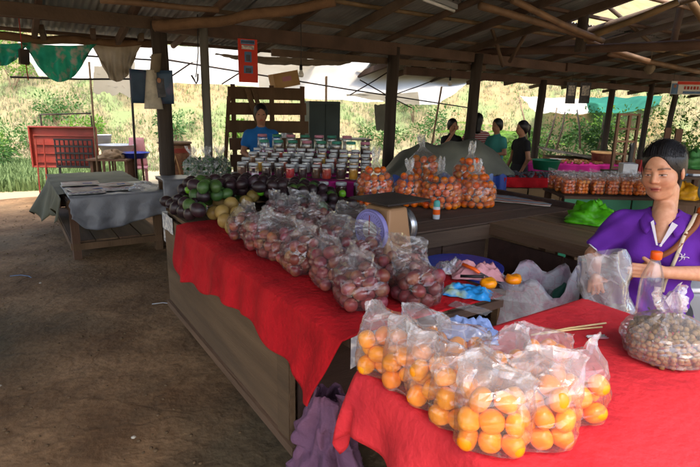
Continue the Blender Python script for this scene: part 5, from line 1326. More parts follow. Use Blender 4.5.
OF = [small_fruit(k) for k in range(3)]
for j in range(3):
    for i in range(7):
        p = Ms @ Vector((-.46 + .15 * i + rng.uniform(-.01, .01), .10 + .17 * j, .80))
        t = thing('fruit_bag', 'clear bag of small orange fruit on the green fronted stall', 'bag', p, FACE_CAM + rng.uniform(-.3, .3), 'bags of orange fruit on the far stall')
        inst('film', OB[(i + j) % 3], parent=t); o = inst('fruit_filling', OF[(i * 2 + j) % 3], parent=t); o['kind'] = 'stuff'
# tarpaulin heap on a bench, blue striped sheet
c = ond(440, 172, 6.6); c.z = .62
t = thing('tarp_heap', 'big heap of goods covered by a grey green tarpaulin', 'tarpaulin', (c.x, c.y, 0), FACE_CAM)
def heap(u, v):
    x = -.85 + 2.1 * u; y = 1.0 * v
    e = (1 - (2 * u - 1) ** 4) * math.sin(math.pi * min(1, .12 + v * 1.1)) ** .6 if v < .9 else .1
    prof = .28 + .26 * math.exp(-((u - .28) / .25) ** 2) + .30 * math.exp(-((u - .66) / .2) ** 2)
    z = .62 + prof * max(0, e) * 1.05 + .03 * nz(u * 9, v * 6) + .018 * math.sin(u * 40 + 4 * v) * e
    if v == 0: z = .3
    return (x, y, z)
MB().grid(heap, 70, 30).build('sheet', 'grey_tarp', t, smooth=True)
for i in range(2): MB().box((0, .3 + .5 * i, .57), (1.6, .45, .04)).build('bench_board', 'plank_x', t)
for x in (-.7, .7):
    for y in (.1, .9): MB().box((x, y, .27), (.06, .06, .55)).build('leg', 'old_wood', t)
for k in range(5):
    MB().grid(lambda u, v: (-.9 + .35 * k * .0 + .02 * k, 0, 0) and ((-.02 + .17 * k + .17 * u), -.14 - .03 * math.sin(8 * u + k) - .05 * v, .84 - .34 * v + .02 * math.sin(6 * u + k)), 8, 6).build('striped_sheet', 'blue_tarp' if k % 2 == 0 else 'blue_pale', t, smooth=True)
for k in range(2):
    MB().grid(lambda u, v: ((-.82 + .2 * k + .2 * u), -.10 - .03 * math.sin(8 * u + k) - .05 * v, .80 - .25 * v + .02 * math.sin(6 * u + k)), 8, 6).build('blue_sheet', 'blue_tarp', t, smooth=True)
# green tub, boxes, basket, wooden frame
q = ond(546, 163, 7.6); b = thing('green_tub', 'wide dark green plastic tub on the magenta stall end', 'tub', (q.x, q.y, .80))
MB().lathe([(.0, .0), (.17, .0), (.20, .14), (.215, .145), (.19, .13), (.16, .02), (0, .015)], 28).build('bowl', 'green_plastic', b, smooth=True)
q = ond(578, 160, 9.6); t = thing('market_cart', 'low wooden box cart with a white tilted lid near the bank', 'cart', (q.x, q.y, 0), FACE_CAM - R(12))
MB().box((0, .3, .56), (1.1, .6, .5)).build('box', 'old_wood', t, bevel=.006); MB().box((-.12, .25, .88), (1.1, .66, .03), rot=(0, R(9), 0)).build('lid', 'grey_post', t)
MB().box((-.35, -.01, .68), (.3, .02, .22)).build('panel', 'white_plastic', t)
for x in (-.45, .45):
    for y in (.06, .54): MB().box((x, y, .155), (.06, .06, .31)).build('leg', 'old_wood', t)
q = ond(603, 160, 9.0); t = thing('basket', 'tall brown woven basket standing by the wooden frame', 'basket', (q.x, q.y, 0))
MB().lathe([(.0, .52), (.15, .52), (.20, .95), (.21, .97), (.19, .94), (.0, .56)], 22).build('body', 'basket', t, smooth=True); MB().lathe([(.21, .955), (.215, .985), (.195, .985)], 22).build('rim', 'carton', t, smooth=True)
MB().box((0, 0, .50), (.5, .45, .03)).build('stand_board', 'old_wood', t)
for x in (-.2, .2): MB().box((x, 0, .245), (.05, .35, .49)).build('stand_leg', 'old_wood', t)
q = ond(622, 160, 8.3); t = thing('wooden_frame', 'tall wooden rack frame of small squares beside the basket', 'frame', (q.x, q.y, 0), FACE_CAM + R(10))
for x in (-.17, .03, .19): MB().box((x, 0, .82), (.04 if x else .02, .04, 1.64)).build('upright', 'old_wood', t)
for z in (.55, .78, 1.0, 1.2, 1.4, 1.62): MB().box((.01, .0, z), (.36, .03, .03)).build('rung', 'old_wood', t)
MB().grid(lambda u, v: (.12 + .09 * (u - .5), -.04 - .02 * math.sin(6 * u), 1.18 - .42 * v), 6, 6).build('hanging_bag', 'black', t, smooth=True, solid=.03)
# shelves of vegetables behind the woman
q = ond(732, 200, 4.4); t = thing('vegetable_shelf', 'dark shelf of vegetables and packets behind the woman', 'shelf', (q.x, q.y, 0), FACE_CAM - R(20))
for z in (.55, .86, 1.14): MB().box((0, .2, z), (1.0, .5, .03)).build('board', 'old_wood', t)
for x in (-.48, .48):
    for y in (0, .42): MB().box((x, y, .75), (.05, .05, 1.5)).build('upright', 'old_wood', t)
for (x, z, m, nm, seed) in ((-.3, 1.155, 'greens', 'greens_heap', 1), (.05, 1.155, 'white_plastic', 'white_packet', 2), (-.33, .875, 'food_yellow', 'yellow_heap', 3), (-.05, .875, 'greens', 'greens_heap', 4), (.25, .875, 'red_bag', 'red_packet', 5), (.3, 1.155, 'red_bag', 'red_packet', 6)):
    pw = Matrix.Translation(t.location) @ Matrix.Rotation(t.rotation_euler.z, 4, 'Z') @ Vector((x, .16, z))
    crumple(nm, pw, .13, m, {'greens_heap': 'heap of leafy greens on the %s board of the vegetable shelf' % ('top' if z > 1 else 'middle'), 'white_packet': 'white packet on the top board of the vegetable shelf', 'yellow_heap': 'heap of yellow produce on the middle board of the vegetable shelf', 'red_packet': 'red packet on the %s board of the vegetable shelf' % ('top' if z > 1 else 'middle')}[nm], 'packet' if 'packet' in nm else 'vegetables', seed, h=.5, rough_=.5)
q = ond(712, 190, 4.1); f_ = thing('desk_fan', 'small round grey fan beside the vegetable shelf', 'fan', (q.x, q.y, 0), FACE_CAM)
MB().lathe([(.10, -.02), (.115, 0), (.10, .02)], 24, c=(0, 0, q.z), M=RX).build('guard', 'grey_plastic', f_, smooth=True); MB().lathe([(.03, -.03), (.03, .03), (.0, .03)], 12, c=(0, 0, q.z), M=RX).build('hub', 'dark_metal', f_)
for k in range(3): MB().box((.05 * math.cos(k * 2.1), 0, q.z + .05 * math.sin(k * 2.1)), (.08, .006, .05), rot=(.4, -k * 2.1, 0)).build('blade', 'grey_plastic', f_)
MB().tube([(0, .03, 0), (0, .03, q.z)], .012, n=8).build('stand', 'dark_metal', f_); MB().lathe([(.12, 0), (.12, .02), (.02, .03)], 20).build('base', 'dark_metal', f_)
q = ond(684, 153, 7.5); s4 = stall(684, 172, 6.6, 1.4, .8, .85, 'dim stall of packed goods under the far roof edge', None, body='old_wood')
for i in range(6):
    pw = Matrix.Translation(s4.location) @ Matrix.Rotation(s4.rotation_euler.z, 4, 'Z') @ Vector((-.6 + .22 * i, .25, .85))
    o = MB().box((0, 0, .07 + .02 * (i % 3)), (.18, .2, .14 + .04 * (i % 3)), jit=.008).build('goods_box', ['white_plastic', 'red_bag', 'greens', 'blue_print', 'white_plastic', 'carton'][i], None, bevel=.006, loc=pw, rotz=FACE_CAM + rng.uniform(-.2, .2))
    tag(o, ['white box on the dim far stall, at its open end', 'red box on the dim far stall', 'green box on the dim far stall', 'blue box on the dim far stall', 'white box on the dim far stall next to the blue one', 'brown carton on the dim far stall'][i], 'box')
# seat and clear tubs by the woman's side
q = onz(692, 292, .80); o = thing('storage_tub', 'grey lidded storage tub beside the woman', 'tub', (q.x + .12, q.y + .05, 0), FACE_CAM)
MB().box((0, 0, .70), (.32, .26, .22), taper=1.08).build('tub', 'grey_plastic', o, bevel=.02); MB().box((0, 0, .822), (.37, .31, .022)).build('lid', 'white_plastic', o, bevel=.008); MB().box((0, 0, .30), (.30, .24, .575)).build('stand', 'dark_plank', o)

# small stones, chips and scraps trodden into the floor
mb = MB()
for _ in range(1400):
    x, y = rng.uniform(-3.5, .85), rng.uniform(1.0, 9.5); r_ = rng.uniform(.003, .012) * (1.6 if rng.random() < .06 else 1)
    mb.ell((x, y, .014 + .016 * nz(x * 1.3, y * 1.3) + r_ * .2), (r_, r_ * rng.uniform(.6, 1), r_ * .5), 6, 4, (0, 0, rng.uniform(0, 3)))
o = mb.build('floor_litter', 'earth', None, smooth=True); tag(o, 'small stones and chips trodden into the dirt floor', 'gravel', kind='stuff')
for (px, py, lb) in ((152, 304, 'thin white string lying on the dirt floor by the counter leg'), (10, 276, 'bit of pale blue string lying on the open dirt floor')):
    a = onz(px, py, .03); o = MB().tube([(0, 0, 0), (.08, .03, .002), (.17, .01, .001), (.22, -.03, 0)], .003, n=5).build('string', 'white_plastic' if px > 100 else 'blue_print', None, smooth=True, loc=a, rotz=-.6); tag(o, lb, 'string')
for (x, y, sd) in ((.35, 2.4, 1), (-.2, 3.3, 2), (.1, 5.2, 3), (-1.0, 4.4, 4)):
    o = crumple('paper_scrap', (x, y, .02), .012, 'paper', 'tiny crumpled paper scrap on the dirt floor', 'paper', sd, h=.35, nu=12, nv=6); o['group'] = 'scraps on the floor'
# ================================================================ people: implicit surfaces polygonised by surface nets
def smin(a, b, k):
    h = np.clip(.5 + .5 * (b - a) / k, 0, 1); return b * (1 - h) + a * h - k * h * (1 - h)
def smax(a, b, k): return -smin(-a, -b, k)
def sd_cap(P, a, b, ra, rb, sq=None):
    a = np.array(a, float); b = np.array(b, float); ab = b - a
    t = np.clip(((P - a) @ ab) / (ab @ ab), 0, 1)
    d = P - (a + t[..., None] * ab)
    if sq is not None: d = d / np.array(sq, float)
    return np.linalg.norm(d, axis=-1) - (ra + (rb - ra) * t)
def sd_ell(P, c, r, rot=None):
    q = P - np.array(c, float)
    if rot is not None: q = q @ np.array(Euler(rot).to_matrix())
    r = np.array(r, float); k0 = np.linalg.norm(q / r, axis=-1); k1 = np.linalg.norm(q / (r * r), axis=-1) + 1e-9
    return k0 * (k0 - 1) / k1
def field(P, prims):
    d = None
    for pr_ in prims:
        kind = pr_[0]; k = pr_[1]
        v = sd_cap(P, *pr_[2:]) if kind in ('cap', '-cap') else sd_ell(P, *pr_[2:])
        if d is None: d = v
        elif kind[0] == '-': d = smax(d, -v, k)
        else: d = smin(d, v, k)
    return d
def surface_nets(fn, lo, hi, h):
    n = [int(math.ceil((hi[i] - lo[i]) / h)) + 1 for i in range(3)]
    ax = [lo[i] + h * np.arange(n[i]) for i in range(3)]
    G = np.stack(np.meshgrid(*ax, indexing='ij'), -1)
    D = fn(G)
    S = D < 0
    cs = [(i, j, k) for i in (0, 1) for j in (0, 1) for k in (0, 1)]
    c = lambda A, o: A[o[0]:n[0] - 1 + o[0], o[1]:n[1] - 1 + o[1], o[2]:n[2] - 1 + o[2]]
    cnt = sum(c(S, o).astype(int) for o in cs)
    act = (cnt > 0) & (cnt < 8)
    acc = np.zeros(act.shape + (3,)); w_ = np.zeros(act.shape)
    for a in cs:
        for ax_ in range(3):
            if a[ax_]: continue
            b = list(a); b[ax_] = 1; b = tuple(b)
            da, db = c(D, a), c(D, b); m_ = (da < 0) != (db < 0)
            t = np.where(m_, da / np.where(m_, da - db, 1), 0)
            p = np.zeros(act.shape + (3,)); p[...] = a; p[..., ax_] = t
            acc += p * m_[..., None]; w_ += m_
    idx = -np.ones(act.shape, int); I = np.argwhere(act); idx[act] = np.arange(len(I))
    V = (I + acc[act] / w_[act][:, None]) * h + np.array(lo)
    F = []
    for ax_ in range(3):
        o1, o2 = [(1, 2), (2, 0), (0, 1)][ax_]
        sl0 = [slice(None)] * 3; sl1 = [slice(None)] * 3; sl0[ax_] = slice(0, -1); sl1[ax_] = slice(1, None)
        s0, s1 = S[tuple(sl0)], S[tuple(sl1)]
        E_ = np.argwhere(s0 != s1)
        ok = (E_[:, o1] > 0) & (E_[:, o2] > 0) & (E_[:, o1] < n[o1] - 1) & (E_[:, o2] < n[o2] - 1); E_ = E_[ok]
        def cell(d1, d2):
            q = E_.copy(); q[:, o1] += d1; q[:, o2] += d2; return idx[q[:, 0], q[:, 1], q[:, 2]]
        quad = np.stack([cell(-1, -1), cell(0, -1), cell(0, 0), cell(-1, 0)], 1)
        fl = ~s0[tuple(E_.T)]
        quad[fl] = quad[fl][:, ::-1]
        F.append(quad)
    F = np.concatenate(F)
    return V, F
def sdf_obj(name, prims, lo, hi, h, m, parent, post=None, colour=None, smooth_it=1):
    V, F = surface_nets(lambda P: (post(P, field(P, prims)) if post else field(P, prims)), lo, hi, h)
    me = bpy.data.meshes.new(name); me.from_pydata(V.tolist(), [], F.tolist()); me.materials.append(MATS[m])
    me.polygons.foreach_set('use_smooth', [True] * len(me.polygons))
    if colour is not None:
        ca = me.color_attributes.new('Col', 'FLOAT_COLOR', 'POINT'); C = np.ones((len(V), 4)); C[:, :3] = colour(V); ca.data.foreach_set('color', C.ravel())
    o = bpy.data.objects.new(name, me); COL.objects.link(o); o.parent = parent
    if smooth_it:
        q = o.modifiers.new('s', 'SMOOTH'); q.factor = .5; q.iterations = smooth_it
    return o
def ribbon(pts, wdt, nrm, thick=.003):
    mb = MB(); vs = []
    P_ = [Vector(p) for p in pts]
    for i, p in enumerate(P_):
        d = (P_[min(i + 1, len(P_) - 1)] - P_[max(0, i - 1)]).normalized(); s = d.cross(Vector(nrm[i] if isinstance(nrm[0], (tuple, list)) else nrm)).normalized() * wdt / 2
        vs += [p - s, p + s]
    mb.add(vs, [(2 * i, 2 * i + 1, 2 * i + 3, 2 * i + 2) for i in range(len(P_) - 1)]); return mb

# ---------------------------------------------------------------- the woman at the red table (local: -Y to the camera, +X picture right)
wpos = Vector((2.37, 1.07, 0))
ang = math.atan2(wpos.x, wpos.y)
WM = thing('person', 'woman in purple polo shirt with brown shoulder strap holding a plastic bag', 'person', wpos, -ang)
HD = Matrix.Translation((-.022, .005, 1.30)) @ Euler((R(7), R(-5), R(-19))).to_matrix().to_4x4() @ Matrix.Scale(.95, 4) @ Matrix.Translation((0, 0, -1.30))
HDn = np.array(HD.inverted())
def head_space(P): return P @ HDn[:3, :3].T + HDn[:3, 3]
head = [('ell', .02, (0, .012, 1.415), (.0755, .092, .088)),
        ('ell', .03, (0, -.018, 1.350), (.062, .072, .092)),
        ('ell', .02, (0, -.052, 1.272), (.026, .026, .020)),
        ('ell', .02, (.036, -.045, 1.338), (.032, .034, .034)), ('ell', .02, (-.036, -.045, 1.338), (.032, .034, .034)),
        ('cap', .02, (-.024, -.030, 1.287), (.024, -.030, 1.287), .029, .029),
        ('cap', .012, (-.03, -.080, 1.398), (.03, -.080, 1.398), .010, .010),
        ('-ell', .012, (.031, -.096, 1.374), (.019, .013, .010)), ('-ell', .012, (-.031, -.096, 1.374), (.019, .013, .010)),
        ('ell', .006, (.031, -.0755, 1.3745), (.0165, .0115, .0105)), ('ell', .006, (-.031, -.0755, 1.3745), (.0165, .0115, .0105)),
        ('cap', .010, (0, -.084, 1.385), (0, -.101, 1.347), .0075, .0115),
        ('ell', .006, (.012, -.092, 1.343), (.009, .010, .008)), ('ell', .006, (-.012, -.092, 1.343), (.009, .010, .008)),
        ('ell', .006, (0, -.0845, 1.3135), (.023, .010, .0065)), ('ell', .004, (0, -.0835, 1.3025), (.019, .010, .0065)),
        ('-cap', .003, (-.022, -.096, 1.3082), (.022, -.096, 1.3082), .0022, .0022),
        ('ell', .006, (.077, .010, 1.365), (.009, .020, .030), (0, 0, .3)), ('ell', .006, (-.077, .010, 1.365), (.009, .020, .030), (0, 0, -.3))]
body = [('cap', .03, (0, .022, 1.29), (0, .026, 1.15), .043, .050), ('cap', .03, (0, -.025, 1.19), (0, -.058, 1.08), .042, .03), ('ell', .04, (0, .02, 1.09), (.13, .07, .09)),
        ('ell', .03, (0, .02, 1.00), (.13, .08, .15)),
        # right arm (picture left): hangs, forearm forward into the bag
        ('cap', .03, (-.165, .015, 1.115), (-.255, .0, .955), .043, .038), ('cap', .015, (-.255, .0, .955), (-.225, -.175, .905), .036, .024),
        ('ell', .015, (-.215, -.215, .893), (.024, .042, .034)),
        ('cap', .008, (-.232, -.235, .890), (-.228, -.285, .862), .0095, .008), ('cap', .008, (-.218, -.242, .885), (-.210, -.297, .860), .0095, .008), ('cap', .008, (-.203, -.240, .886), (-.192, -.290, .864), .0095, .008), ('cap', .008, (-.190, -.232, .888), (-.174, -.272, .868), .009, .0075), ('cap', .01, (-.20, -.20, .905), (-.172, -.228, .905), .0105, .0085),
        # left arm (picture right): forearm across to the bag mouth
        ('cap', .03, (.165, .015, 1.115), (.235, -.01, .955), .043, .039), ('cap', .015, (.235, -.01, .955), (.035, -.190, .972), .037, .025),
        ('ell', .015, (-.005, -.212, .978), (.045, .022, .032), (0, 0, .5)),
        ('cap', .007, (-.030, -.222, .995), (-.085, -.235, .997), .0095, .0075), ('cap', .007, (-.034, -.224, .980), (-.094, -.240, .979), .0095, .008), ('cap', .007, (-.034, -.222, .965), (-.090, -.238, .962), .0095, .0075), ('cap', .007, (-.028, -.218, .952), (-.076, -.230, .947), .009, .007), ('cap', .01, (.0, -.215, 1.0), (-.045, -.20, 1.022), .010, .0085)]
def wfield(P):
    return smin(field(head_space(P), head), field(P, body), .015)
def wcol(V):
    C = np.tile(np.array(lin('c99878')), (len(V), 1)); Q = head_space(V)
    hd = Q[:, 2] > 1.24
    def blend(c, w_): 
        nonlocal C; w_ = np.clip(w_, 0, 1)[:, None]; C = C * (1 - w_) + np.array(lin(c)) * w_
    g = lambda c, r: np.exp(-(((Q - np.array(c)) / np.array(r)) ** 2).sum(1))
    fr = (Q[:, 1] < -.05) & hd
    blend('c47c60', .5 * (g((.04, -.07, 1.335), (.022, .04, .02)) + g((-.04, -.07, 1.335), (.022, .04, .02)) + .8 * g((0, -.105, 1.345), (.014, .02, .012))))
    blend('9a4c46', fr * 1.1 * (np.abs(Q[:, 0]) < .026) * np.exp(-((Q[:, 2] - 1.3085) / .0085) ** 4) * np.exp(-(Q[:, 0] / .022) ** 4))
    blend('5a2622', fr * np.exp(-((Q[:, 2] - 1.3082) / .0016) ** 2) * np.exp(-(Q[:, 0] / .021) ** 6))
    for sg in (-1, 1):
        xx = sg * Q[:, 0]
        arch = 1.3965 + .004 * np.cos((xx - .036) / .02) - .004 * np.clip((xx - .04) / .015, 0, 1)
        blend('231712', fr * .85 * np.exp(-((Q[:, 2] - arch) / .0040) ** 2) * ((xx > .012) & (xx < .054)))
        lid = 1.3745 - ((xx - .031) / .0165) ** 2 * .0025
        eye = (np.abs(xx - .031) < .0145) & fr
        blend('d8d0cc', eye * np.exp(-((Q[:, 2] - lid + .0030) / .0032) ** 4))
        blend('160e0c', eye * np.exp(-((xx - .029) / .0052) ** 4) * np.exp(-((Q[:, 2] - lid + .0026) / .0036) ** 4))
        blend('1a100d', ((np.abs(xx - .031) < .0165) & fr) * np.exp(-((Q[:, 2] - lid - .0012) / .0016) ** 2))
        blend('9a6450', .6 * fr * g((sg * .031, -.085, 1.362), (.014, .03, .005)))
    blend('9a5a48', .5 * fr * (g((.008, -.1, 1.336), (.006, .02, .004)) + g((-.008, -.1, 1.336), (.006, .02, .004))))
    return C
V, F = surface_nets(wfield, (-.32, -.33, .83), (.31, .15, 1.53), .0042)
# finer grid for the head only would split the figure, so one grid serves the whole body
me = bpy.data.meshes.new('body'); me.from_pydata(V.tolist(), [], F.tolist()); me.materials.append(MATS['skin'])
me.polygons.foreach_set('use_smooth', [True] * len(me.polygons))
sub_ = bmesh.new(); sub_.from_mesh(me)
fe = [f for f in sub_.faces if (lambda c: head_space(np.array([c]))[0])(tuple(f.calc_center_median()))[1] < -.045 and f.calc_center_median().z > 1.24]
bmesh.ops.subdivide_edges(sub_, edges=list({e for f in fe for e in f.edges}), cuts=2, use_grid_fill=True, smooth=.6)
sub_.to_mesh(me); sub_.free()
V = np.array([v.co for v in me.vertices])
ca = me.color_attributes.new('Col', 'FLOAT_COLOR', 'POINT'); C = np.ones((len(V), 4)); C[:, :3] = wcol(V); ca.data.foreach_set('color', C.astype(np.float32).ravel())
me.polygons.foreach_set('use_smooth', [True] * len(me.polygons))
bo = bpy.data.objects.new('body', me); COL.objects.link(bo); bo.parent = WM
# hair, pulled back
def hair_post(P, d):
    Q = head_space(P)
    face = sd_ell(Q, (0, -.095, 1.338), (.066, .088, .118))
    face2 = sd_ell(Q, (0, -.11, 1.30), (.072, .10, .095))
    d = smax(d, -smin(face, face2, .02), .006)
    d = np.maximum(d, -(Q[..., 2] - (1.345 + .9 * np.clip(-Q[..., 1] - .005, -.08, .03))))
    st = (.0009) * np.sin(np.arctan2(Q[..., 0], Q[..., 2] - 1.36) * 70)
    return d + st * .35
V2, F2 = surface_nets(lambda P: hair_post(P, smin(sd_ell(head_space(P), (0, .020, 1.418), (.088, .101, .097)), smin(sd_ell(head_space(P), (0, .105, 1.36), (.06, .05, .06)), sd_cap(head_space(P), (0, .04, 1.36), (0, .07, 1.30), .075, .05), .03), .03)), (-.13, -.12, 1.27), (.13, .20, 1.55), .004)
me = bpy.data.meshes.new('hair'); me.from_pydata(V2.tolist(), [], F2.tolist()); me.materials.append(MATS['hair']); me.polygons.foreach_set('use_smooth', [True] * len(me.polygons))
ho = bpy.data.objects.new('hair', me); COL.objects.link(ho); ho.parent = WM
# combed strands lying on the hair and a few loose ones at the hairline
stm = MB(); HDm = HD
for k in range(430):
    loose = k < 40
    th = rng.uniform(-1.35, 1.35)                     # round the hairline, from ear to ear
    pts = []
    ln = rng.uniform(.5, 1.0); a_0 = R(rng.uniform(-68, -55)); lift_ = rng.uniform(.0, .0032)
    for t in np.linspace(0, ln, 9):
        a = a_0 + t * R(150)                       # from the forehead over to the nape
        rx, ry, rz = .0885, .1015, .0975
        y_ = .020 + ry * math.sin(a) * math.cos(th * (1 - .55 * t)); x_ = rx * math.sin(th * (1 - .25 * t)) * (.98 if abs(th) > .9 else 1); 
        zz = 1 - (x_ / rx) ** 2 - ((y_ - .02) / ry) ** 2
        z_ = 1.418 + rz * math.sqrt(max(.0, zz))
        off_ = (.0035 + .010 * math.sin(math.pi * t / ln) * rng.uniform(.3, 1)) if loose else .0003 + lift_ * math.sin(math.pi * t / ln)
        n_ = Vector((x_, y_ - .02, z_ - 1.418)).normalized()
        pts.append(HDm @ (Vector((x_, y_, z_)) + n_ * off_))
    stm.tube(pts, .0006 if loose else .0011, n=3, cap=False)
for sg in (-1, 1):
    for k in range(7):
        x0 = sg * (.066 + .004 * rng.random()); stm.tube([HDm @ Vector((x0, -.045 + .01 * k * .5, 1.425)), HDm @ Vector((x0 + sg * .010, -.042 + .006 * k, 1.395)), HDm @ Vector((x0 + sg * (.008 + .004 * rng.random()), -.03 + .006 * k, 1.35 - .01 * rng.random()))], .0007, n=3, cap=False)
stm.build('hair_strands', 'hair', WM, smooth=True)
# shirt
shirt = [('ell', .05, (0, .022, 1.035), (.168, .108, .16)), ('cap', .05, (-.135, .02, 1.125), (.135, .02, 1.125), .055, .055), ('ell', .06, (0, .02, .86), (.152, .108, .20)),
         ('ell', .05, (.068, -.055, 1.01), (.062, .052, .062)), ('ell', .05, (-.068, -.055, 1.01), (.062, .052, .062)), ('ell', .06, (0, .02, .72), (.17, .12, .12)),
         ('cap', .04, (-.16, .018, 1.115), (-.235, .005, .995), .058, .060), ('cap', .04, (.16, .018, 1.115), (.222, -.002, .985), .058, .062),
         ('cap', .03, (0, .028, 1.15), (0, .03, 1.185), .066, .060)]
def shirt_post(P, d):
    d = smax(d, -sd_cap(P, (0, .022, 1.17), (0, .02, 1.30), .050, .058), .008)          # neck hole
    d = smax(d, -sd_cap(P, (0, -.075, 1.20), (0, -.115, 1.09), .038, .012), .01)          # open V
    # sleeve mouths
    for a, b in (((-.235, .005, .995), (-.275, -.002, .93)), ((.222, -.002, .985), (.255, -.01, .925))):
        a = np.array(a); b = np.array(b); dr = (b - a) / np.linalg.norm(b - a)
        pl = (P - (a + dr * .012)) @ dr
        near = np.linalg.norm(P - a, axis=-1) < .12
        d = np.where(near, np.maximum(d, pl), d)
    ax_ = np.abs(P[..., 0]); f = .006 * np.sin(P[..., 2] * 62 + P[..., 0] * 26 + 2.2 * np.sin(P[..., 0] * 23) + 3 * P[..., 1] * 10) * np.clip((1.06 - P[..., 2]) / .15, 0, 1) + .005 * np.sin((P[..., 2] - 1.0) * 75 + ax_ * 60 + 2 * np.sin(P[..., 1] * 30)) * np.clip((ax_ - .11) / .06, 0, 1) + .0025 * np.sin(P[..., 0] * 70 - P[..., 2] * 38)
    d = np.maximum(d, -(P[..., 2] - .66))
    return d + f * .8
V3, F3 = surface_nets(lambda P: shirt_post(P, field(P, shirt)), (-.33, -.18, .64), (.33, .18, 1.30), .006)
me = bpy.data.meshes.new('shirt'); me.from_pydata(V3.tolist(), [], F3.tolist()); me.materials.append(MATS['purple_shirt']); me.polygons.foreach_set('use_smooth', [True] * len(me.polygons))
sh = bpy.data.objects.new('shirt', me); COL.objects.link(sh); sh.parent = WM
# collar flaps, white placket facing, sleeve trim, embroidery
for sg in (-1, 1):
    def col_fn(u, v, sg=sg):
        a = R(-165) + R(150) * u                       # from the nape round to the throat
        r0 = .060; c0 = Vector((sg * r0 * abs(math.sin(a)), .024 - r0 * math.cos(a) * -1 if False else .024 + r0 * math.cos(a + math.pi) * 1.0, 1.205 - .050 * u ** 2))
        tip = .045 + .028 * smooth01(.6, 1, u)
        out = Vector((sg * abs(math.sin(a)) * .8 + sg * .35 * u, -.55 * u, -.75)).normalized()
        return c0 + out * tip * v + Vector((0, -.006 - .020 * u, .006 * math.sin(math.pi * v)))
    MB().grid(col_fn, 16, 6).build('collar', 'purple_shirt', WM, smooth=True, solid=.004)
    MB().add([(sg * .034, -.076, 1.166), (sg * (.044 if sg < 0 else .056), -.080, 1.156), (sg * .010, -.1155, 1.066), (sg * .003, -.1155, 1.066)], [(0, 1, 2, 3)]).build('placket', 'white_trim', WM, solid=.004)
MB().ell((.006, -.119, 1.068), (.006, .003, .006), 8, 6).build('button', 'white_trim', WM, smooth=True)
for a, b, r_ in (((-.235, .005, .995), (-.275, -.002, .93), .0605), ((.222, -.002, .985), (.255, -.01, .925), .0625)):
    a = Vector(a); b = Vector(b); d = (b - a).normalized(); q = a + d * .010; x = d.cross(Vector((0, 1, 0))).normalized(); y = d.cross(x)
    ring = [q + (x * math.cos(t) + y * math.sin(t)) * (r_ - .001) for t in np.linspace(0, 2 * math.pi, 25)]
    MB().tube(ring, .0035, n=5, cap=False).build('sleeve_trim', 'white_trim', WM, smooth=True)
em = MB()
for t0, s_ in ((0, 1), (1.2, .8), (2.2, .9), (3.3, .7), (4.4, .9), (5.4, .6)):
    c0 = Vector((.088, -.112, 1.030)); e = c0 + Vector((.026 * s_ * math.cos(t0), -.002, .022 * s_ * math.sin(t0)))
    em.tube([c0 + Vector((0, -.006, 0)), (c0 + e) / 2 + Vector((.005, -.007, .004)), e], .0018, n=4)
em.build('embroidery', 'white_trim', WM)
# straps: brown one across the chest, cream one beside it
def strap(pts, wdt, m, nm):
    P_ = [Vector(p) for p in pts]; out = []
    for i in range(len(P_) - 1):
        for t in np.linspace(0, 1, 8)[:-1]:
            p0, p1, p2, p3 = P_[max(i - 1, 0)], P_[i], P_[i + 1], P_[min(i + 2, len(P_) - 1)]
            out.append(.5 * ((2 * p1) + (p2 - p0) * t + (2 * p0 - 5 * p1 + 4 * p2 - p3) * t * t + (3 * p1 - p0 - 3 * p2 + p3) * t ** 3))
    out.append(P_[-1]); nr = []
    res = []
    Pn = np.array([tuple(q) for q in out])
    for q in Pn:                                     # push on to the shirt surface
        for _ in range(12):
            h = 1e-3; dd = lambda z: float(field(np.array([z]), shirt)[0]); d0_ = dd(q)
            g_ = np.array([dd(q + np.eye(3)[k] * h) - d0_ for k in range(3)]) / h; g_ /= np.linalg.norm(g_) + 1e-9
            q = q - g_ * (d0_ - .009)
        res.append(Vector(q)); nr.append(tuple(g_))
    ribbon(res, wdt, nr).build(nm, m, WM, smooth=True, solid=.004)
strap([(.135, .04, 1.19), (.115, -.06, 1.15), (.06, -.12, 1.07), (-.01, -.13, 1.00), (-.08, -.12, .92), (-.14, -.08, .84)], .022, 'brown_strap', 'brown_strap')
strap([(.120, .04, 1.19), (.098, -.06, 1.15), (.075, -.13, 1.05), (.055, -.12, .95), (.045, -.11, .86)], .014, 'cream_strap', 'cream_strap')
ob = crumple('shoulder_bag', (.20, .10, 1.13), .075, 'orange_bag', None, None, 3, h=.5, parent=WM); ob.location = (.175, .09, 1.14)
rb = crumple('bag_body', (.26, .14, 1.0), .10, 'red_bag', None, None, 5, h=.8, parent=WM); rb.location = (.235, .12, .98)
# trousers and shoes (behind the table)
sdf_obj('trousers', [('ell', .05, (0, .02, .74), (.168, .118, .12)), ('cap', .05, (-.085, .02, .70), (-.085, .01, .42), .082, .06), ('cap', .02, (-.085, .01, .42), (-.085, .03, .06), .06, .045), ('cap', .05, (.085, .02, .70), (.085, .01, .42), .082, .06), ('cap', .02, (.085, .01, .42), (.085, .03, .06), .06, .045)], (-.22, -.16, .0), (.22, .18, .90), .012, 'trousers', WM)
for sg in (-1, 1): MB().ell((sg * .085, -.03, .035), (.045, .12, .035)).build('shoe', 'shoe', WM, smooth=True)
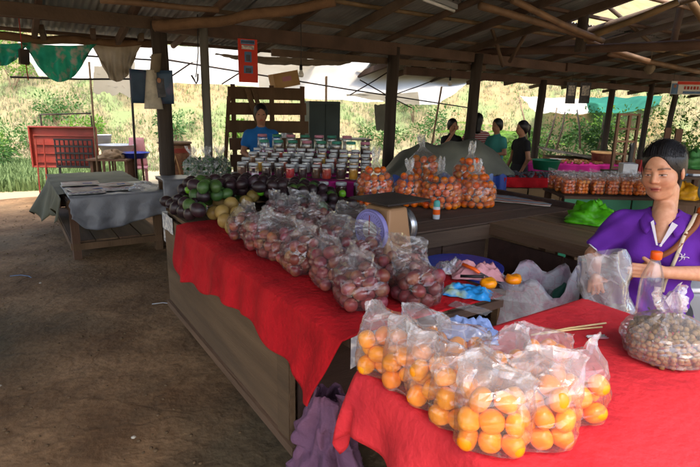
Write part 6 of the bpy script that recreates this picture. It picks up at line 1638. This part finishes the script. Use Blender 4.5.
# thin plastic bag in her hands
def heldbag(u, v):
    a = 2 * math.pi * u
    if v < .5: q = v / .5; r_ = .072 - .018 * (1 - q) * 0 + .012 * math.sin(q * 3); z = 1.035 - .23 * q
    else: q = (v - .5) / .5; r_ = (.075 + .012 * math.sin(3 + q * 2)) * (1 - q ** 3); z = .805 - .055 * q
    k = 1 + .30 * nz(math.cos(a) * 2, math.sin(a) * 2, v * 4) + .15 * nz(math.cos(a) * 6, math.sin(a) * 6, v * 9)
    sl = .10 * v
    return (-.180 + r_ * 1.15 * k * math.cos(a) + .10 * v - .02, -.275 + r_ * .8 * k * math.sin(a), z + .03 * math.cos(a) * (1 - v))
hb = MB().grid(heldbag, 44, 30).build('carrier_bag', 'milky_film', None, smooth=True, loc=wpos, rotz=-ang); tag(hb, 'thin clear plastic bag the woman in purple is opening with both hands', 'bag')

# ---------------------------------------------------------------- people further back
def person(loc, rz, top, m_shirt, label, arms, hair='short', sleeve=.45, skirt='trousers', res=.013, ht=1.55):
    t = thing('person', label, 'person', loc, rz); s = ht / 1.55; t.scale = (s, s, s)
    (eL, hL), (eR, hR) = arms
    hd = [('ell', .02, (0, .01, 1.45), (.074, .09, .095)), ('ell', .02, (0, -.02, 1.385), (.058, .066, .075)), ('cap', .01, (0, -.085, 1.42), (0, -.10, 1.39), .008, .012), ('cap', .03, (0, .015, 1.36), (0, .02, 1.24), .045, .05),
          ('ell', .04, (0, .02, 1.12), (.12, .07, .16)),
          ('cap', .03, (-.165, .015, 1.19), eL, .043, .036), ('cap', .015, eL, hL, .034, .024), ('ell', .02, tuple(np.array(hL) + (np.array(hL) - np.array(eL)) * .2), (.03, .03, .045)),
          ('cap', .03, (.165, .015, 1.19), eR, .043, .036), ('cap', .015, eR, hR, .034, .024), ('ell', .02, tuple(np.array(hR) + (np.array(hR) - np.array(eR)) * .2), (.03, .03, .045))]
    sdf_obj('body', hd, (-.42, -.45, .55), (.42, .3, 1.60), res, 'skin_far', t)
    eLs = tuple(np.array((-.165, .015, 1.19)) * (1 - sleeve) + np.array(eL) * sleeve); eRs = tuple(np.array((.165, .015, 1.19)) * (1 - sleeve) + np.array(eR) * sleeve)
    sdf_obj('shirt', [('ell', .05, (0, .02, 1.10), (.16, .105, .17)), ('cap', .05, (-.135, .02, 1.195), (.135, .02, 1.195), .055, .055), ('ell', .06, (0, .02, .90), (.155, .11, .16)), ('cap', .03, (-.16, .018, 1.185), eLs, .056, .056), ('cap', .03, (.16, .018, 1.185), eRs, .056, .056), ('cap', .04, (0, .022, 1.22), (0, .025, 1.275), .064, .052)], (-.40, -.28, .70), (.40, .28, 1.32), res, m_shirt, t)
    hp = [('ell', .02, (0, .022, 1.458), (.086, .098, .10)), ('ell', .03, (0, .055, 1.40), (.07, .06, .07))]
    if hair == 'pony': hp += [('ell', .03, (0, .12, 1.46), (.03, .035, .035)), ('cap', .02, (0, .14, 1.45), (0, .15, 1.28), .03, .012)]
    if hair == 'long': hp += [('cap', .03, (0, .06, 1.44), (0, .08, 1.26), .075, .06)]
    def cut(P, d):
        d = smax(d, -sd_ell(P, (0, -.10, 1.375), (.064, .09, .098)), .008); return np.maximum(d, -(P[..., 2] - (1.34 if hair == 'short' else 1.2)))
    sdf_obj('hair', hp, (-.14, -.14, 1.18), (.14, .24, 1.60), res * .8, 'hair', t, post=cut)
    for sg in (-1, 1):
        MB().ell((sg * .03, -.078, 1.425), (.012, .006, .005), 8, 6).build('eye', 'black', t, smooth=True)
    MB().ell((0, -.082, 1.362), (.02, .006, .006), 8, 6).build('mouth', 'red_print', t, smooth=True)
    sdf_obj('trousers', [('ell', .05, (0, .02, .80), (.165, .115, .13)), ('cap', .05, (-.085, .02, .75), (-.085, .01, .44), .085, .06), ('cap', .02, (-.085, .01, .44), (-.085, .03, .07), .06, .045), ('cap', .05, (.085, .02, .75), (.085, .01, .44), .085, .06), ('cap', .02, (.085, .01, .44), (.085, .03, .07), .06, .045)], (-.24, -.16, .0), (.24, .2, .96), res * 1.2, skirt, t)
    for sg in (-1, 1): MB().ell((sg * .085, -.03, .035), (.045, .12, .035)).build('shoe', 'shoe', t, smooth=True)
    return t
DOWN = (((-.23, .02, .95), (-.22, -.08, .75)), ((.23, .02, .95), (.22, -.08, .75)))
q = ony(261, 120, 6.25)
person((q.x, 6.25, 0), -math.atan2(q.x, 6.25) + .05, 0, 'blue_shirt', 'woman in a bright blue shirt behind the rows of jars', (((-.22, -.02, .98), (-.08, -.2, .90)), ((.22, -.02, .98), (.08, -.2, .90))), 'short', .5, ht=1.66)
def back_person(px, pytop, dep, rz, ht, *a, **k):
    p = ond(px, pytop, dep); return person((p.x, p.y, 0), FACE_CAM + rz, 0, *a, ht=ht, **k)
back_person(478, 118, 8.9, R(170), 1.60, 'striped_top', 'person seen from behind in a red and white striped top', (((-.23, .0, .97), (-.1, -.16, .95)), ((.25, -.04, .98), (.20, -.24, .95))), 'long', .9)
back_person(497, 124, 8.6, R(-60), 1.52, 'teal_shirt', 'person in a teal shirt with a dark strap talking to the others', (((-.23, .0, .97), (-.12, -.2, .90)), ((.23, .0, .97), (.16, -.18, .95))), 'short', .5)
back_person(522, 126, 8.0, R(-75), 1.50, 'black_shirt', 'person with a ponytail in a black top by the post', DOWN, 'pony', .35)
back_person(453, 124, 8.8, R(25), 1.50, 'black_shirt', 'person in black holding a hand to the face beside the post', (((-.22, -.06, 1.05), (-.05, -.13, 1.34)), ((.22, .0, .97), (.12, -.15, .95))), 'short', .4)
